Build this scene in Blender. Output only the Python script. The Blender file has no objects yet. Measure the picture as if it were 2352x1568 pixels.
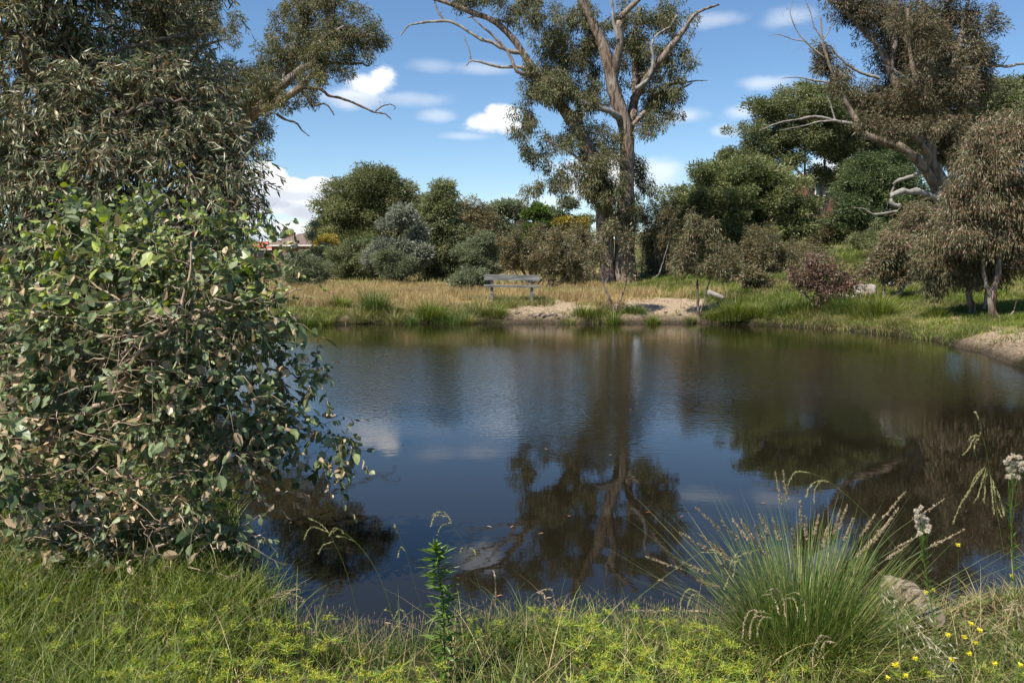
import bpy, math, random
import numpy as np
from mathutils import Vector, Matrix
R = np.random.default_rng(7)
random.seed(7)
C = bpy.context.scene.collection
S = bpy.context.scene

# ------------------------------------------------------------------ camera geometry (used to measure the place)
FPX, PITCH, CAMZ = 1907.0, 0.0925, 2.0
ca, sa = math.cos(PITCH), math.sin(PITCH)
def at(px, py, D):
    u = (px-1176)/FPX; v = (784-py)/FPX
    s = D/(ca+v*sa)
    return np.array([u*s, D, CAMZ+(-sa+v*ca)*s])
def onz(px, py, z=0.0):
    u = (px-1176)/FPX; v = (784-py)/FPX
    s = (z-CAMZ)/(-sa+v*ca)
    return np.array([u*s, (ca+v*sa)*s, z])
def pm(D): return D/FPX

# ------------------------------------------------------------------ mesh helpers
class MB:
    def __init__(s): s.v=[]; s.f=[]; s.n=0; s.t=[]; s.c=[]; s.cnt=[]
    def add(s, V, Fc, tint=0.5, clump=0.5):
        V = np.asarray(V, float).reshape(-1,3); Fc = np.asarray(Fc, int)
        s.v.append(V); s.f.append((Fc+s.n).ravel()); s.cnt.append(np.full(len(Fc), Fc.shape[1]))
        s.t.append(np.broadcast_to(np.asarray(tint, float), (len(V),)))
        s.c.append(np.broadcast_to(np.asarray(clump, float), (len(V),)))
        s.n += len(V)
    def build(s, name, mat, parent=None, smooth=False, origin=None):
        me = bpy.data.meshes.new(name)
        if s.n:
            V = np.concatenate(s.v); L = np.concatenate(s.f); K = np.concatenate(s.cnt)
            if origin is not None: V = V-np.asarray(origin)
            me.vertices.add(len(V)); me.vertices.foreach_set('co', V.astype(np.float32).ravel())
            me.loops.add(len(L)); me.loops.foreach_set('vertex_index', L.astype(np.int32))
            me.polygons.add(len(K))
            st = np.concatenate([[0], np.cumsum(K)[:-1]])
            me.polygons.foreach_set('loop_start', st.astype(np.int32))
            me.polygons.foreach_set('use_smooth', np.full(len(K), smooth))
            me.update(calc_edges=True)
            for nm, arr in (('tint', s.t), ('clump', s.c)):
                a = me.attributes.new(nm, 'FLOAT', 'POINT'); a.data.foreach_set('value', np.concatenate(arr).astype(np.float32))
        me.materials.append(mat)
        o = bpy.data.objects.new(name, me); C.objects.link(o)
        if parent is not None: o.parent = parent
        elif origin is not None: o.location = Vector(origin)
        return o

def tag(o, label=None, cat=None, group=None, kind=None):
    if label: o['label'] = label
    if cat: o['category'] = cat
    if group: o['group'] = group
    if kind: o['kind'] = kind
    return o
def thing(name, base, label, cat, group=None):
    o = bpy.data.objects.new(name, None); C.objects.link(o); o.location = Vector(base)
    o.empty_display_size = 0.2
    return tag(o, label, cat, group)

def nrm(a): return a/np.maximum(np.linalg.norm(a, axis=-1, keepdims=True), 1e-9)

TEMPL = {
 'lance': (np.array([(0,0,0),(.42,.5,.14),(1,0,-.12),(.42,-.5,.14)]), [(0,1,2),(0,2,3)]),
 'lance6': (np.array([(0,0,0),(.25,.40,.10),(.6,.42,.02),(1,0,-.5),(.6,-.42,.02),(.25,-.40,.10),(.5,0,-.12)]),
            [(0,1,6),(1,2,6),(2,3,6),(3,4,6),(4,5,6),(5,0,6)]),
 'round': (np.array([(0,0,0),(.12,.34,.05),(.42,.52,.10),(.75,.36,.04),(1,0,-.12),(.75,-.36,.04),(.42,-.52,.10),(.12,-.34,.05),(.45,0,-.05)]),
            [(0,1,8),(1,2,8),(2,3,8),(3,4,8),(4,5,8),(5,6,8),(6,7,8),(7,0,8)]),
}
def add_leaves(mb, P, Dr, L, W, templ='lance', tint=None, clump=0.5, up=0.0):
    T, Fc = TEMPL[templ]; N = len(P)
    Dr = nrm(Dr)
    rnd = R.normal(size=(N,3))
    if up: rnd = rnd*(1-up) + np.array([0,0,1.])*up*2
    Sd = nrm(np.cross(Dr, rnd)); Nn = np.cross(Sd, Dr)
    L = np.broadcast_to(L, (N,))[:,None,None]; W = np.broadcast_to(W, (N,))[:,None,None]
    V = P[:,None,:] + T[None,:,0:1]*L*Dr[:,None,:] + T[None,:,1:2]*W*Sd[:,None,:] + T[None,:,2:3]*W*Nn[:,None,:]
    k = len(T)
    F_ = (np.arange(N)[:,None,None]*k + np.array(Fc)[None]).reshape(-1,3)
    t = R.random(N) if tint is None else np.broadcast_to(tint, (N,))
    c = np.broadcast_to(clump, (N,))
    mb.add(V.reshape(-1,3), F_, np.repeat(t, k), np.repeat(c, k))

def tubes(mb, P, Rd, sides=4, tint=0.5, clump=0.5):
    """P (M,K,3), Rd (M,K)"""
    P = np.asarray(P, float); M, K, _ = P.shape
    Tn = np.gradient(P, axis=1); Tn = nrm(Tn)
    ref = np.where(np.abs(Tn[...,2:3]) > .9, np.array([1.,0,0]), np.array([0,0,1.]))
    A = nrm(np.cross(Tn, ref)); B = np.cross(Tn, A)
    th = np.arange(sides)/sides*2*math.pi
    Rd = np.broadcast_to(Rd, (M,K))
    V = P[:,:,None,:] + Rd[:,:,None,None]*(np.cos(th)[None,None,:,None]*A[:,:,None,:] + np.sin(th)[None,None,:,None]*B[:,:,None,:])
    idx = np.arange(M*K*sides).reshape(M,K,sides)
    a = idx[:,:-1,:]; b = idx[:,1:,:]
    q = np.stack([a, np.roll(a,-1,2), np.roll(b,-1,2), b], -1).reshape(-1,4)
    t = np.broadcast_to(np.asarray(tint, float).reshape(-1,1,1) if np.ndim(tint) else tint, (M,K,sides)).ravel()
    mb.add(V.reshape(-1,3), q, t, clump)

def spline(pts, n):
    P = np.asarray(pts, float)
    if len(P) == 2: P = np.array([P[0], (P[0]+P[1])/2, P[1]])
    Q = np.vstack([2*P[0]-P[1], P, 2*P[-1]-P[-2]])
    out = []
    ts = np.linspace(0, len(P)-1-1e-6, n)
    for t in ts:
        i = int(t); f = t-i
        p0,p1,p2,p3 = Q[i],Q[i+1],Q[i+2],Q[i+3]
        out.append(.5*((2*p1)+(-p0+p2)*f+(2*p0-5*p1+4*p2-p3)*f*f+(-p0+3*p1-3*p2+p3)*f**3))
    return np.array(out)

def limb(mb, pts, r0, r1, jit=0.0, sides=8, n=None, tint=0.5, power=1.0, gnarl=0.12):
    L = np.linalg.norm(np.diff(np.asarray(pts), axis=0), axis=1).sum()
    n = n or int(min(60, max(6, L/max(r0*1.6, .02))))
    P = spline(pts, n)
    if jit: P[1:] += R.normal(size=(n-1,3))*jit
    t = np.linspace(0,1,n)
    rd = r0+(r1-r0)*t**power
    rd = rd*(1+R.normal(size=n)*gnarl*.5)
    tubes(mb, P[None], rd[None], sides, tint)
    return P, rd

def grow(mb, nodes, rads, targets, rt=.006, rk=.014, droop=.1, sides=3, jit=.05, K=5, maxr=.08):
    """each target is joined to the nearest wood grown so far: returns end directions"""
    nodes = np.asarray(nodes); rads = np.asarray(rads); targets = np.asarray(targets)
    d0 = np.array([np.min(((nodes-t)**2).sum(1)) for t in targets]) if len(targets) else np.zeros(0)
    order = np.argsort(d0)
    cap = len(nodes)+len(targets)*(K-1)
    N = np.zeros((cap,3)); Rr = np.zeros(cap); m = len(nodes)
    N[:m] = nodes; Rr[:m] = rads
    PP = np.zeros((len(targets),K,3)); RR = np.zeros((len(targets),K)); dirs = np.zeros((len(targets),3))
    tt = np.linspace(0,1,K)
    for i in order:
        t = targets[i]; dv = N[:m]-t
        d = np.sqrt((dv**2).sum(1)) + .5*np.maximum(dv[:,2], 0)
        j = int(np.argmin(d)); p = N[j]; dd = t-p; ln = np.linalg.norm(dd)
        path = p + dd*tt[:,None]
        path[:,2] += -ln*droop*np.sin(tt*math.pi)*(1 if dd[2]<0 else -.3)*-1
        path[1:-1] += R.normal(size=(K-2,3))*jit*ln
        r0 = min(Rr[j]*.75, rt+rk*ln, maxr)
        PP[i] = path; RR[i] = r0+(rt*.6-r0)*tt if r0 > rt*.6 else r0
        N[m:m+K-1] = path[1:]; Rr[m:m+K-1] = RR[i][1:]; m += K-1
        dirs[i] = path[-1]-path[-2]
    if len(targets): tubes(mb, PP, RR, sides)
    return nrm(dirs)

# ------------------------------------------------------------------ materials
def mat(name):
    m = bpy.data.materials.new(name); m.use_nodes = True
    nt = m.node_tree; nt.nodes.clear()
    return m, nt
def N_(nt, t, **kw):
    n = nt.nodes.new(t)
    for k, v in kw.items():
        if k in n.inputs: n.inputs[k].default_value = v
        else: setattr(n, k, v)
    return n
def ramp(nt, stops, interp='LINEAR'):
    r = nt.nodes.new('ShaderNodeValToRGB'); cr = r.color_ramp; cr.interpolation = interp
    while len(cr.elements) < len(stops): cr.elements.new(0.5)
    for e, (p, c) in zip(cr.elements, stops): e.position = p; e.color = (*c, 1)
    return r
def leaf_mat(name, stops, rough=.5, trans=.33, spec=.4, clumpvar=.35, gain=1.0):
    stops = [(q_, tuple(min(.85, c_*gain) for c_ in k_)) for q_, k_ in stops]
    m, nt = mat(name); l = nt.links.new
    a = N_(nt, 'ShaderNodeAttribute', attribute_name='tint'); c = N_(nt, 'ShaderNodeAttribute', attribute_name='clump')
    r = ramp(nt, stops); l(a.outputs['Fac'], r.inputs[0])
    mr = N_(nt, 'ShaderNodeMapRange'); mr.inputs['To Min'].default_value = 1-clumpvar; mr.inputs['To Max'].default_value = 1+clumpvar
    l(c.outputs['Fac'], mr.inputs[0])
    mx = N_(nt, 'ShaderNodeVectorMath', operation='SCALE'); l(r.outputs[0], mx.inputs[0]); l(mr.outputs[0], mx.inputs['Scale'])
    p = N_(nt, 'ShaderNodeBsdfPrincipled'); p.inputs['Roughness'].default_value = rough; p.inputs['Specular IOR Level'].default_value = spec
    l(mx.outputs[0], p.inputs['Base Color'])
    o = N_(nt, 'ShaderNodeOutputMaterial')
    if trans:
        tr = N_(nt, 'ShaderNodeBsdfTranslucent'); hs = N_(nt, 'ShaderNodeHueSaturation'); hs.inputs['Saturation'].default_value = 1.25; hs.inputs['Value'].default_value = 1.3
        l(mx.outputs[0], hs.inputs['Color']); l(hs.outputs[0], tr.inputs[0])
        ms = N_(nt, 'ShaderNodeMixShader'); ms.inputs[0].default_value = trans
        l(p.outputs[0], ms.inputs[1]); l(tr.outputs[0], ms.inputs[2]); l(ms.outputs[0], o.inputs[0])
    else: l(p.outputs[0], o.inputs[0])
    return m
def noise_mat(name, stops, scale=(4,4,4), detail=5, rough=.85, bump=.0, bscale=None, spec=.3, dist=0.0, contrast=None):
    m, nt = mat(name); l = nt.links.new
    tc = N_(nt, 'ShaderNodeTexCoord'); mp = N_(nt, 'ShaderNodeMapping'); mp.inputs['Scale'].default_value = scale
    l(tc.outputs['Object'], mp.inputs[0])
    n = N_(nt, 'ShaderNodeTexNoise'); n.inputs['Scale'].default_value = 1; n.inputs['Detail'].default_value = detail; n.inputs['Distortion'].default_value = dist
    l(mp.outputs[0], n.inputs[0]); r = ramp(nt, stops); l(n.outputs['Fac'], r.inputs[0])
    p = N_(nt, 'ShaderNodeBsdfPrincipled'); p.inputs['Roughness'].default_value = rough; p.inputs['Specular IOR Level'].default_value = spec
    l(r.outputs[0], p.inputs['Base Color'])
    if bump:
        b = N_(nt, 'ShaderNodeBump'); b.inputs['Strength'].default_value = bump; b.inputs['Distance'].default_value = .06
        l(n.outputs['Fac'], b.inputs['Height']); l(b.outputs[0], p.inputs['Normal'])
    o = N_(nt, 'ShaderNodeOutputMaterial'); l(p.outputs[0], o.inputs[0])
    return m
M = {}
M['gum'] = leaf_mat('gum_leaf', [(0,(.045,.055,.022)),(.35,(.085,.10,.040)),(.6,(.12,.125,.055)),(.8,(.16,.10,.05)),(1,(.20,.20,.11))], gain=1.25)
M['gum_brown'] = leaf_mat('brown_gum_leaf', [(0,(.045,.048,.022)),(.35,(.09,.095,.042)),(.6,(.125,.11,.055)),(.8,(.15,.095,.055)),(.9,(.20,.14,.085)),(1,(.24,.22,.14))], gain=1.45)
M['gum_red'] = leaf_mat('red_gum_leaf', [(0,(.055,.058,.028)),(.35,(.10,.105,.05)),(.55,(.13,.12,.06)),(.75,(.17,.09,.06)),(.9,(.22,.14,.10)),(1,(.34,.30,.22))], gain=1.4)
M['olive'] = leaf_mat('olive_leaf', [(0,(.05,.065,.026)),(.4,(.09,.105,.042)),(.8,(.125,.13,.062)),(1,(.17,.16,.09))], gain=1.6)
M['green'] = leaf_mat('green_leaf', [(0,(.035,.055,.018)),(.45,(.092,.104,.042)),(.85,(.15,.152,.068)),(1,(.18,.19,.09))], gain=1.65)
M['dark'] = leaf_mat('dark_leaf', [(0,(.03,.045,.018)),(.5,(.05,.07,.028)),(1,(.09,.11,.045))], gain=1.6)
M['silver'] = leaf_mat('silver_leaf', [(0,(.13,.14,.10)),(.5,(.21,.225,.17)),(1,(.33,.34,.27))], gain=1.05)
M['bluegreen'] = leaf_mat('bluegreen_leaf', [(0,(.045,.058,.03)),(.5,(.085,.10,.055)),(1,(.16,.17,.10))], gain=1.75)
M['bright'] = leaf_mat('bright_leaf', [(0,(.06,.10,.028)),(1,(.15,.21,.06))], gain=0.95)
M['yellow'] = leaf_mat('yellow_leaf', [(0,(.12,.11,.02)),(.5,(.28,.23,.04)),(1,(.4,.31,.08))])
M['neargum'] = leaf_mat('near_gum_leaf', [(0,(.055,.068,.030)),(.35,(.11,.125,.062)),(.55,(.15,.165,.095)),(.66,(.13,.07,.035)),(.78,(.10,.06,.03)),(.86,(.22,.21,.14)),(1,(.36,.32,.22))], rough=.40, trans=.22, gain=1.55)
M['bush'] = leaf_mat('bush_leaf', [(0,(.055,.08,.034)),(.3,(.115,.15,.066)),(.55,(.20,.235,.13)),(.70,(.23,.28,.05)),(.80,(.17,.18,.10)),(.88,(.30,.22,.13)),(.95,(.46,.34,.22)),(1,(.55,.42,.30))], rough=.42, trans=.26, clumpvar=.5, gain=1.2)
M['pinkish'] = leaf_mat('pink_leaf', [(0,(.09,.06,.04)),(.4,(.18,.10,.08)),(.7,(.28,.17,.13)),(1,(.14,.15,.07))], gain=1.0)
M['grass_green'] = leaf_mat('green_grass', [(0,(.05,.08,.010)),(.5,(.13,.18,.022)),(.8,(.24,.27,.055)),(1,(.44,.38,.19))], rough=.5, trans=.35, clumpvar=.5)
M['grass_dry'] = leaf_mat('dry_grass', [(0,(.16,.14,.05)),(.4,(.32,.24,.11)),(.8,(.46,.35,.18)),(1,(.55,.46,.28))], rough=.7, trans=.25)
M['grass_mix'] = leaf_mat('mixed_grass', [(0,(.08,.12,.025)),(.35,(.14,.19,.04)),(.6,(.24,.21,.08)),(.85,(.38,.30,.14)),(1,(.48,.40,.22))], rough=.6, trans=.3)
M['sedge'] = leaf_mat('sedge_green', [(0,(.10,.17,.02)),(.5,(.22,.30,.04)),(.8,(.36,.38,.06)),(1,(.42,.30,.04))], trans=.35, gain=1.3)
M['reed'] = leaf_mat('reed_green', [(0,(.05,.085,.02)),(.5,(.10,.16,.03)),(.85,(.18,.22,.06)),(1,(.35,.28,.13))], trans=.25)
M['seed'] = leaf_mat('seed_head', [(0,(.20,.15,.09)),(.5,(.34,.25,.16)),(1,(.50,.42,.30))], rough=.8, trans=.2)
M['raceme'] = leaf_mat('grass_raceme', [(0,(.18,.20,.07)),(.5,(.30,.30,.13)),(1,(.42,.34,.20))], rough=.7, trans=.2)
M['fluff'] = leaf_mat('seed_fluff', [(0,(.55,.47,.36)),(1,(.75,.68,.58))], rough=.9, trans=.3)
M['petal'] = leaf_mat('yellow_petal', [(0,(.65,.55,.02)),(1,(.8,.7,.05))], trans=.3)
M['gum_dark'] = leaf_mat('dark_brown_gum_leaf', [(0,(.045,.045,.024)),(.35,(.08,.08,.04)),(.6,(.11,.095,.05)),(.8,(.13,.08,.05)),(.9,(.17,.12,.08)),(1,(.22,.20,.13))], gain=1.3)
M['bark'] = noise_mat('gum_bark', [(.34,(.055,.036,.026)),(.43,(.12,.082,.06)),(.50,(.22,.165,.125)),(.56,(.19,.16,.135)),(.66,(.33,.29,.25))], (6,6,1.3), 11, .9, 1.0, dist=.9)
M['bark_pale'] = noise_mat('pale_bark', [(.34,(.08,.055,.04)),(.44,(.12,.09,.068)),(.54,(.21,.18,.15)),(.62,(.25,.165,.10)),(.7,(.23,.21,.18))], (4,4,.9), 9, .85, .7, dist=.6)
M['bark_dark'] = noise_mat('dark_bark', [(.3,(.05,.038,.028)),(.7,(.17,.13,.10))], (5,5,1.5), 6, .9, .6)
M['deadwood'] = noise_mat('dead_wood', [(.3,(.13,.115,.10)),(.7,(.33,.31,.285))], (5,5,2), 6, .85, .5)
M['twig'] = noise_mat('bush_branch', [(.3,(.16,.095,.06)),(.5,(.34,.25,.17)),(.7,(.55,.46,.36))], (9,9,5), 5, .7, .3)
M['woodgrey'] = noise_mat('weathered_timber', [(.25,(.08,.078,.075)),(.5,(.17,.167,.16)),(.75,(.29,.28,.27))], (1.5,14,14), 8, .9, .5)
M['mud'] = noise_mat('muddy_stone', [(.3,(.08,.06,.045)),(.5,(.20,.155,.12)),(.7,(.33,.27,.22))], (9,9,9), 9, .9, .6)
M['rock'] = noise_mat('granite', [(.3,(.17,.15,.13)),(.5,(.32,.29,.25)),(.7,(.45,.42,.38))], (3,3,3), 9, .9, .6)

# ------------------------------------------------------------------ terrain
shore_far = [(420,762),(560,750),(660,748),(800,744),(930,741),(1060,741),(1200,742),(1330,742),(1460,742),(1600,742),(1700,745),
             (1780,748),(1860,752),(1930,757),(2000,764),(2060,771),(2130,780),(2200,795),(2260,812),(2310,829),(2370,855),(2500,905),(2720,1000)]
near = [(2900,1150),(2600,1300),(2352,1365),(2150,1400),(1950,1445),(1750,1475),(1560,1490),(1400,1482),(1250,1476),(1100,1482),(960,1505),(860,1530),(760,1505),
        (660,1455),(590,1405),(545,1310),(530,1200),(505,1080),(470,950),(440,850)]
POND = np.array([onz(*p)[:2] for p in shore_far+near])
def pond_sd(x, y):
    x = np.asarray(x, float); y = np.asarray(y, float)
    d = np.full(x.shape, 1e9); ins = np.zeros(x.shape, bool)
    for i in range(len(POND)):
        a = POND[i]; b = POND[(i+1) % len(POND)]
        e = b-a; w0 = x-a[0]; w1 = y-a[1]
        t = np.clip((w0*e[0]+w1*e[1])/(e@e), 0, 1)
        d = np.minimum(d, (w0-t*e[0])**2+(w1-t*e[1])**2)
        c = ((a[1] <= y) != (b[1] <= y))
        with np.errstate(divide='ignore', invalid='ignore'):
            xi = a[0]+(y-a[1])/(b[1]-a[1]+1e-12)*(b[0]-a[0])
        ins ^= c & (x < xi)
    d = np.sqrt(d)
    return np.where(ins, -d, d)
def sstep(a, b, x):
    t = np.clip((x-a)/(b-a), 0, 1); return t*t*(3-2*t)
_G = R.random((64,64))
def vnoise(x, y, s):
    x = np.asarray(x)/s; y = np.asarray(y)/s
    xi = np.floor(x).astype(int); yi = np.floor(y).astype(int); fx = x-xi; fy = y-yi
    fx = fx*fx*(3-2*fx); fy = fy*fy*(3-2*fy)
    g = lambda i, j: _G[i % 64, j % 64]
    return (g(xi,yi)*(1-fx)+g(xi+1,yi)*fx)*(1-fy)+(g(xi,yi+1)*(1-fx)+g(xi+1,yi+1)*fx)*fy
def gz(x, y):
    x = np.asarray(x, float); y = np.asarray(y, float)
    sd = pond_sd(x, y)+(vnoise(x, y, .5)-.5)*.22
    d = np.maximum(sd, 0)
    nearf = 1-sstep(7, 16, y)
    bank_far = .13*(1-np.exp(-d/.10))+.60*(1-np.exp(-d/1.5))
    bank_near = .10*(1-np.exp(-d/.15))+.42*(1-np.exp(-d/3.2))
    z = bank_near*nearf+bank_far*(1-nearf)
    z = z+1.25*sstep(30, 85, y)
    z = z+.13*np.clip(x-6, 0, 70)*sstep(19, 46, y)*sstep(0, 4, d)+.06*np.clip(y-60, 0, 60)*sstep(8, 25, x)
    z = z+(vnoise(x, y, 2.2)-.5)*.12*sstep(0,1.5,d)+(vnoise(x, y, .35)-.5)*.045
    return np.where(sd < 0, -.5*(1-np.exp(np.minimum(sd,0)/1.2))-.02, z)
def gzz(x, y): return float(gz(np.array([x]), np.array([y]))[0])

def axis(lo, hi, step, far, k=1.22):
    a = list(np.arange(lo, hi+1e-6, step)); s = step
    while a[-1] < far: s *= k; a.append(a[-1]+s)
    s = step
    while a[0] > -far: s *= k; a.insert(0, a[0]-s)
    return np.array(a)
gx = axis(-16, 24, .17, 900); gy = axis(0.5, 46, .17, 900); gy = gy[gy > -60]
GX, GY = np.meshgrid(gx, gy); GZ = gz(GX, GY)
nx, ny = len(gx), len(gy)
idx = np.arange(nx*ny).reshape(ny, nx)
quads = np.stack([idx[:-1,:-1], idx[:-1,1:], idx[1:,1:], idx[1:,:-1]], -1).reshape(-1,4)
gm = MB()
# bare earth mask (tint) and green/dry mask (clump), as worn ground lies in the place
def blobs(x, y, bl):
    m = np.zeros_like(x)
    for px, py, z, rx, ry in bl:
        c = onz(px, py, z); m = np.maximum(m, 1-np.sqrt(((x-c[0])/rx)**2+((y-c[1])/ry)**2))
    return m
DIRT = [(1225,700,.55,2.2,1.6),(1250,722,.3,1.5,1.2),(1320,712,.4,1.2,.8),(1532,703,.5,2.0,2.2),(1545,725,.25,1.5,1.1),(1440,715,.4,1.0,.6),(2310,806,.2,2.6,.8),(2350,800,.25,2.5,1.0),(2180,785,.15,2.0,.6),(2250,770,.4,2.5,1.0)]
def dirt_mask(x, y):
    m = blobs(x, y, DIRT)+(vnoise(x, y, .4)-.5)*.5
    sd = pond_sd(x, y)
    edge = (1-sstep(.05, .35, sd+(vnoise(x,y,.6)-.5)*.5))*sstep(8,16,y)
    return np.clip(np.maximum(sstep(.05,.3,m), edge*.12), 0, 1)
def green_mask(x, y):
    sd = pond_sd(x, y)
    g = sstep(4.5, 9, x)*(.6+.8*(vnoise(x,y,5)-.3))            # the right bank is lush
    g = np.maximum(g, (1-sstep(.4, 2.2, sd+(vnoise(x,y,1.5)-.5)*1.6))*.8)
    g = np.maximum(g, (1-sstep(7,14,y))*.95)
    g = np.maximum(g, sstep(.6,.8,vnoise(x+9,y,6))*.45)
    return np.clip(g, 0, 1)
gm.add(np.stack([GX,GY,GZ], -1).reshape(-1,3), quads, dirt_mask(GX.ravel(), GY.ravel()), green_mask(GX.ravel(), GY.ravel()))
m, nt = mat('ground_soil'); l = nt.links.new
a1 = N_(nt,'ShaderNodeAttribute',attribute_name='tint'); a2 = N_(nt,'ShaderNodeAttribute',attribute_name='clump')
tc = N_(nt,'ShaderNodeTexCoord')
n1 = N_(nt,'ShaderNodeTexNoise'); n1.inputs['Scale'].default_value = 2.5; n1.inputs['Detail'].default_value = 10; l(tc.outputs['Object'], n1.inputs[0])
n2 = N_(nt,'ShaderNodeTexNoise'); n2.inputs['Scale'].default_value = 14; n2.inputs['Detail'].default_value = 8; l(tc.outputs['Object'], n2.inputs[0])
rd = ramp(nt, [(.3,(.19,.13,.085)),(.5,(.31,.235,.16)),(.7,(.43,.34,.24))]); l(n2.outputs['Fac'], rd.inputs[0])
rg = ramp(nt, [(.3,(.03,.035,.012)),(.7,(.10,.105,.04))]); l(n1.outputs['Fac'], rg.inputs[0])
ry = ramp(nt, [(.3,(.13,.11,.045)),(.5,(.26,.20,.09)),(.75,(.36,.28,.14))]); l(n1.outputs['Fac'], ry.inputs[0])
m1 = N_(nt,'ShaderNodeMixRGB'); l(a2.outputs['Fac'], m1.inputs[0]); l(ry.outputs[0], m1.inputs[1]); l(rg.outputs[0], m1.inputs[2])
m2 = N_(nt,'ShaderNodeMixRGB'); l(a1.outputs['Fac'], m2.inputs[0]); l(m1.outputs[0], m2.inputs[1]); l(rd.outputs[0], m2.inputs[2])
# wet mud right at the water
sx = N_(nt,'ShaderNodeSeparateXYZ'); l(tc.outputs['Object'], sx.inputs[0])
mw = N_(nt,'ShaderNodeMapRange'); mw.inputs['From Min'].default_value=.06; mw.inputs['From Max'].default_value=.36; mw.inputs['To Min'].default_value=.16; l(sx.outputs['Z'], mw.inputs[0])
ms = N_(nt,'ShaderNodeVectorMath',operation='SCALE'); l(m2.outputs[0], ms.inputs[0]); l(mw.outputs[0], ms.inputs['Scale'])
p = N_(nt,'ShaderNodeBsdfPrincipled'); p.inputs['Roughness'].default_value=.95; p.inputs['Specular IOR Level'].default_value=.15; l(ms.outputs[0], p.inputs['Base Color'])
b = N_(nt,'ShaderNodeBump'); b.inputs['Strength'].default_value=.7; b.inputs['Distance'].default_value=.05; l(n2.outputs['Fac'], b.inputs['Height']); l(b.outputs[0], p.inputs['Normal'])
o = N_(nt,'ShaderNodeOutputMaterial'); l(p.outputs[0], o.inputs[0])
tag(gm.build('ground', m, smooth=True), kind='structure')

# ------------------------------------------------------------------ water
m, nt = mat('pond_water'); l = nt.links.new
tc = N_(nt,'ShaderNodeTexCoord')
mp = N_(nt,'ShaderNodeMapping'); mp.inputs['Scale'].default_value=(1.0,1.6,1); l(tc.outputs['Object'], mp.inputs[0])
nA = N_(nt,'ShaderNodeTexNoise'); nA.inputs['Scale'].default_value=8.5; nA.inputs['Detail'].default_value=3; nA.inputs['Roughness'].default_value=.5; l(mp.outputs[0], nA.inputs[0])
nB = N_(nt,'ShaderNodeTexNoise'); nB.inputs['Scale'].default_value=1.1; nB.inputs['Detail'].default_value=2; l(mp.outputs[0], nB.inputs[0])
nM = N_(nt,'ShaderNodeTexNoise'); nM.inputs['Scale'].default_value=.16; nM.inputs['Detail'].default_value=3; l(tc.outputs['Object'], nM.inputs[0])
sx = N_(nt,'ShaderNodeSeparateXYZ'); l(tc.outputs['Object'], sx.inputs[0])
# a breeze ruffles the middle of the pond; the near water and the far lee stay calmer
g1 = N_(nt,'ShaderNodeMapRange',interpolation_type='SMOOTHSTEP'); g1.inputs['From Min'].default_value=8.5; g1.inputs['From Max'].default_value=13.5; 
nw = N_(nt,'ShaderNodeMath',operation='MULTIPLY_ADD'); nw.inputs[1].default_value=10; l(nM.outputs['Fac'], nw.inputs[0]); 
ya = N_(nt,'ShaderNodeMath',operation='SUBTRACT'); ya.inputs[1].default_value=5; l(sx.outputs['Y'], ya.inputs[0]); l(ya.outputs[0], nw.inputs[2])
l(nw.outputs[0], g1.inputs[0])
g2 = N_(nt,'ShaderNodeMapRange',interpolation_type='SMOOTHSTEP'); g2.inputs['From Min'].default_value=22; g2.inputs['From Max'].default_value=17; g2.inputs['To Min'].default_value=.25; l(nw.outputs[0], g2.inputs[0])
gg = N_(nt,'ShaderNodeMath',operation='MULTIPLY'); l(g1.outputs[0], gg.inputs[0]); l(g2.outputs[0], gg.inputs[1])
g3 = N_(nt,'ShaderNodeMapRange'); g3.inputs['To Min'].default_value=.02; g3.inputs['To Max'].default_value=.75; l(gg.outputs[0], g3.inputs[0])
hA = N_(nt,'ShaderNodeMath',operation='MULTIPLY_ADD'); l(nA.outputs['Fac'], hA.inputs[0]); l(g3.outputs[0], hA.inputs[1])
hB = N_(nt,'ShaderNodeMath',operation='MULTIPLY'); hB.inputs[1].default_value=.10; l(nB.outputs['Fac'], hB.inputs[0]); l(hB.outputs[0], hA.inputs[2])
b = N_(nt,'ShaderNodeBump'); b.inputs['Strength'].default_value=.5; b.inputs['Distance'].default_value=.02; l(hA.outputs[0], b.inputs['Height'])
p = N_(nt,'ShaderNodeBsdfPrincipled'); p.inputs['Base Color'].default_value=(.010,.008,.0045,1); p.inputs['Roughness'].default_value=.015; p.inputs['IOR'].default_value=1.34
l(b.outputs[0], p.inputs['Normal']); o = N_(nt,'ShaderNodeOutputMaterial'); l(p.outputs[0], o.inputs[0])
wm = MB(); x0,y0 = POND.min(0)-1; x1,y1 = POND.max(0)+1
wm.add([(x0,y0,0),(x1,y0,0),(x1,y1,0),(x0,y1,0)], [(0,1,2,3)])
tag(wm.build('pond_water', m), kind='structure')

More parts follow.
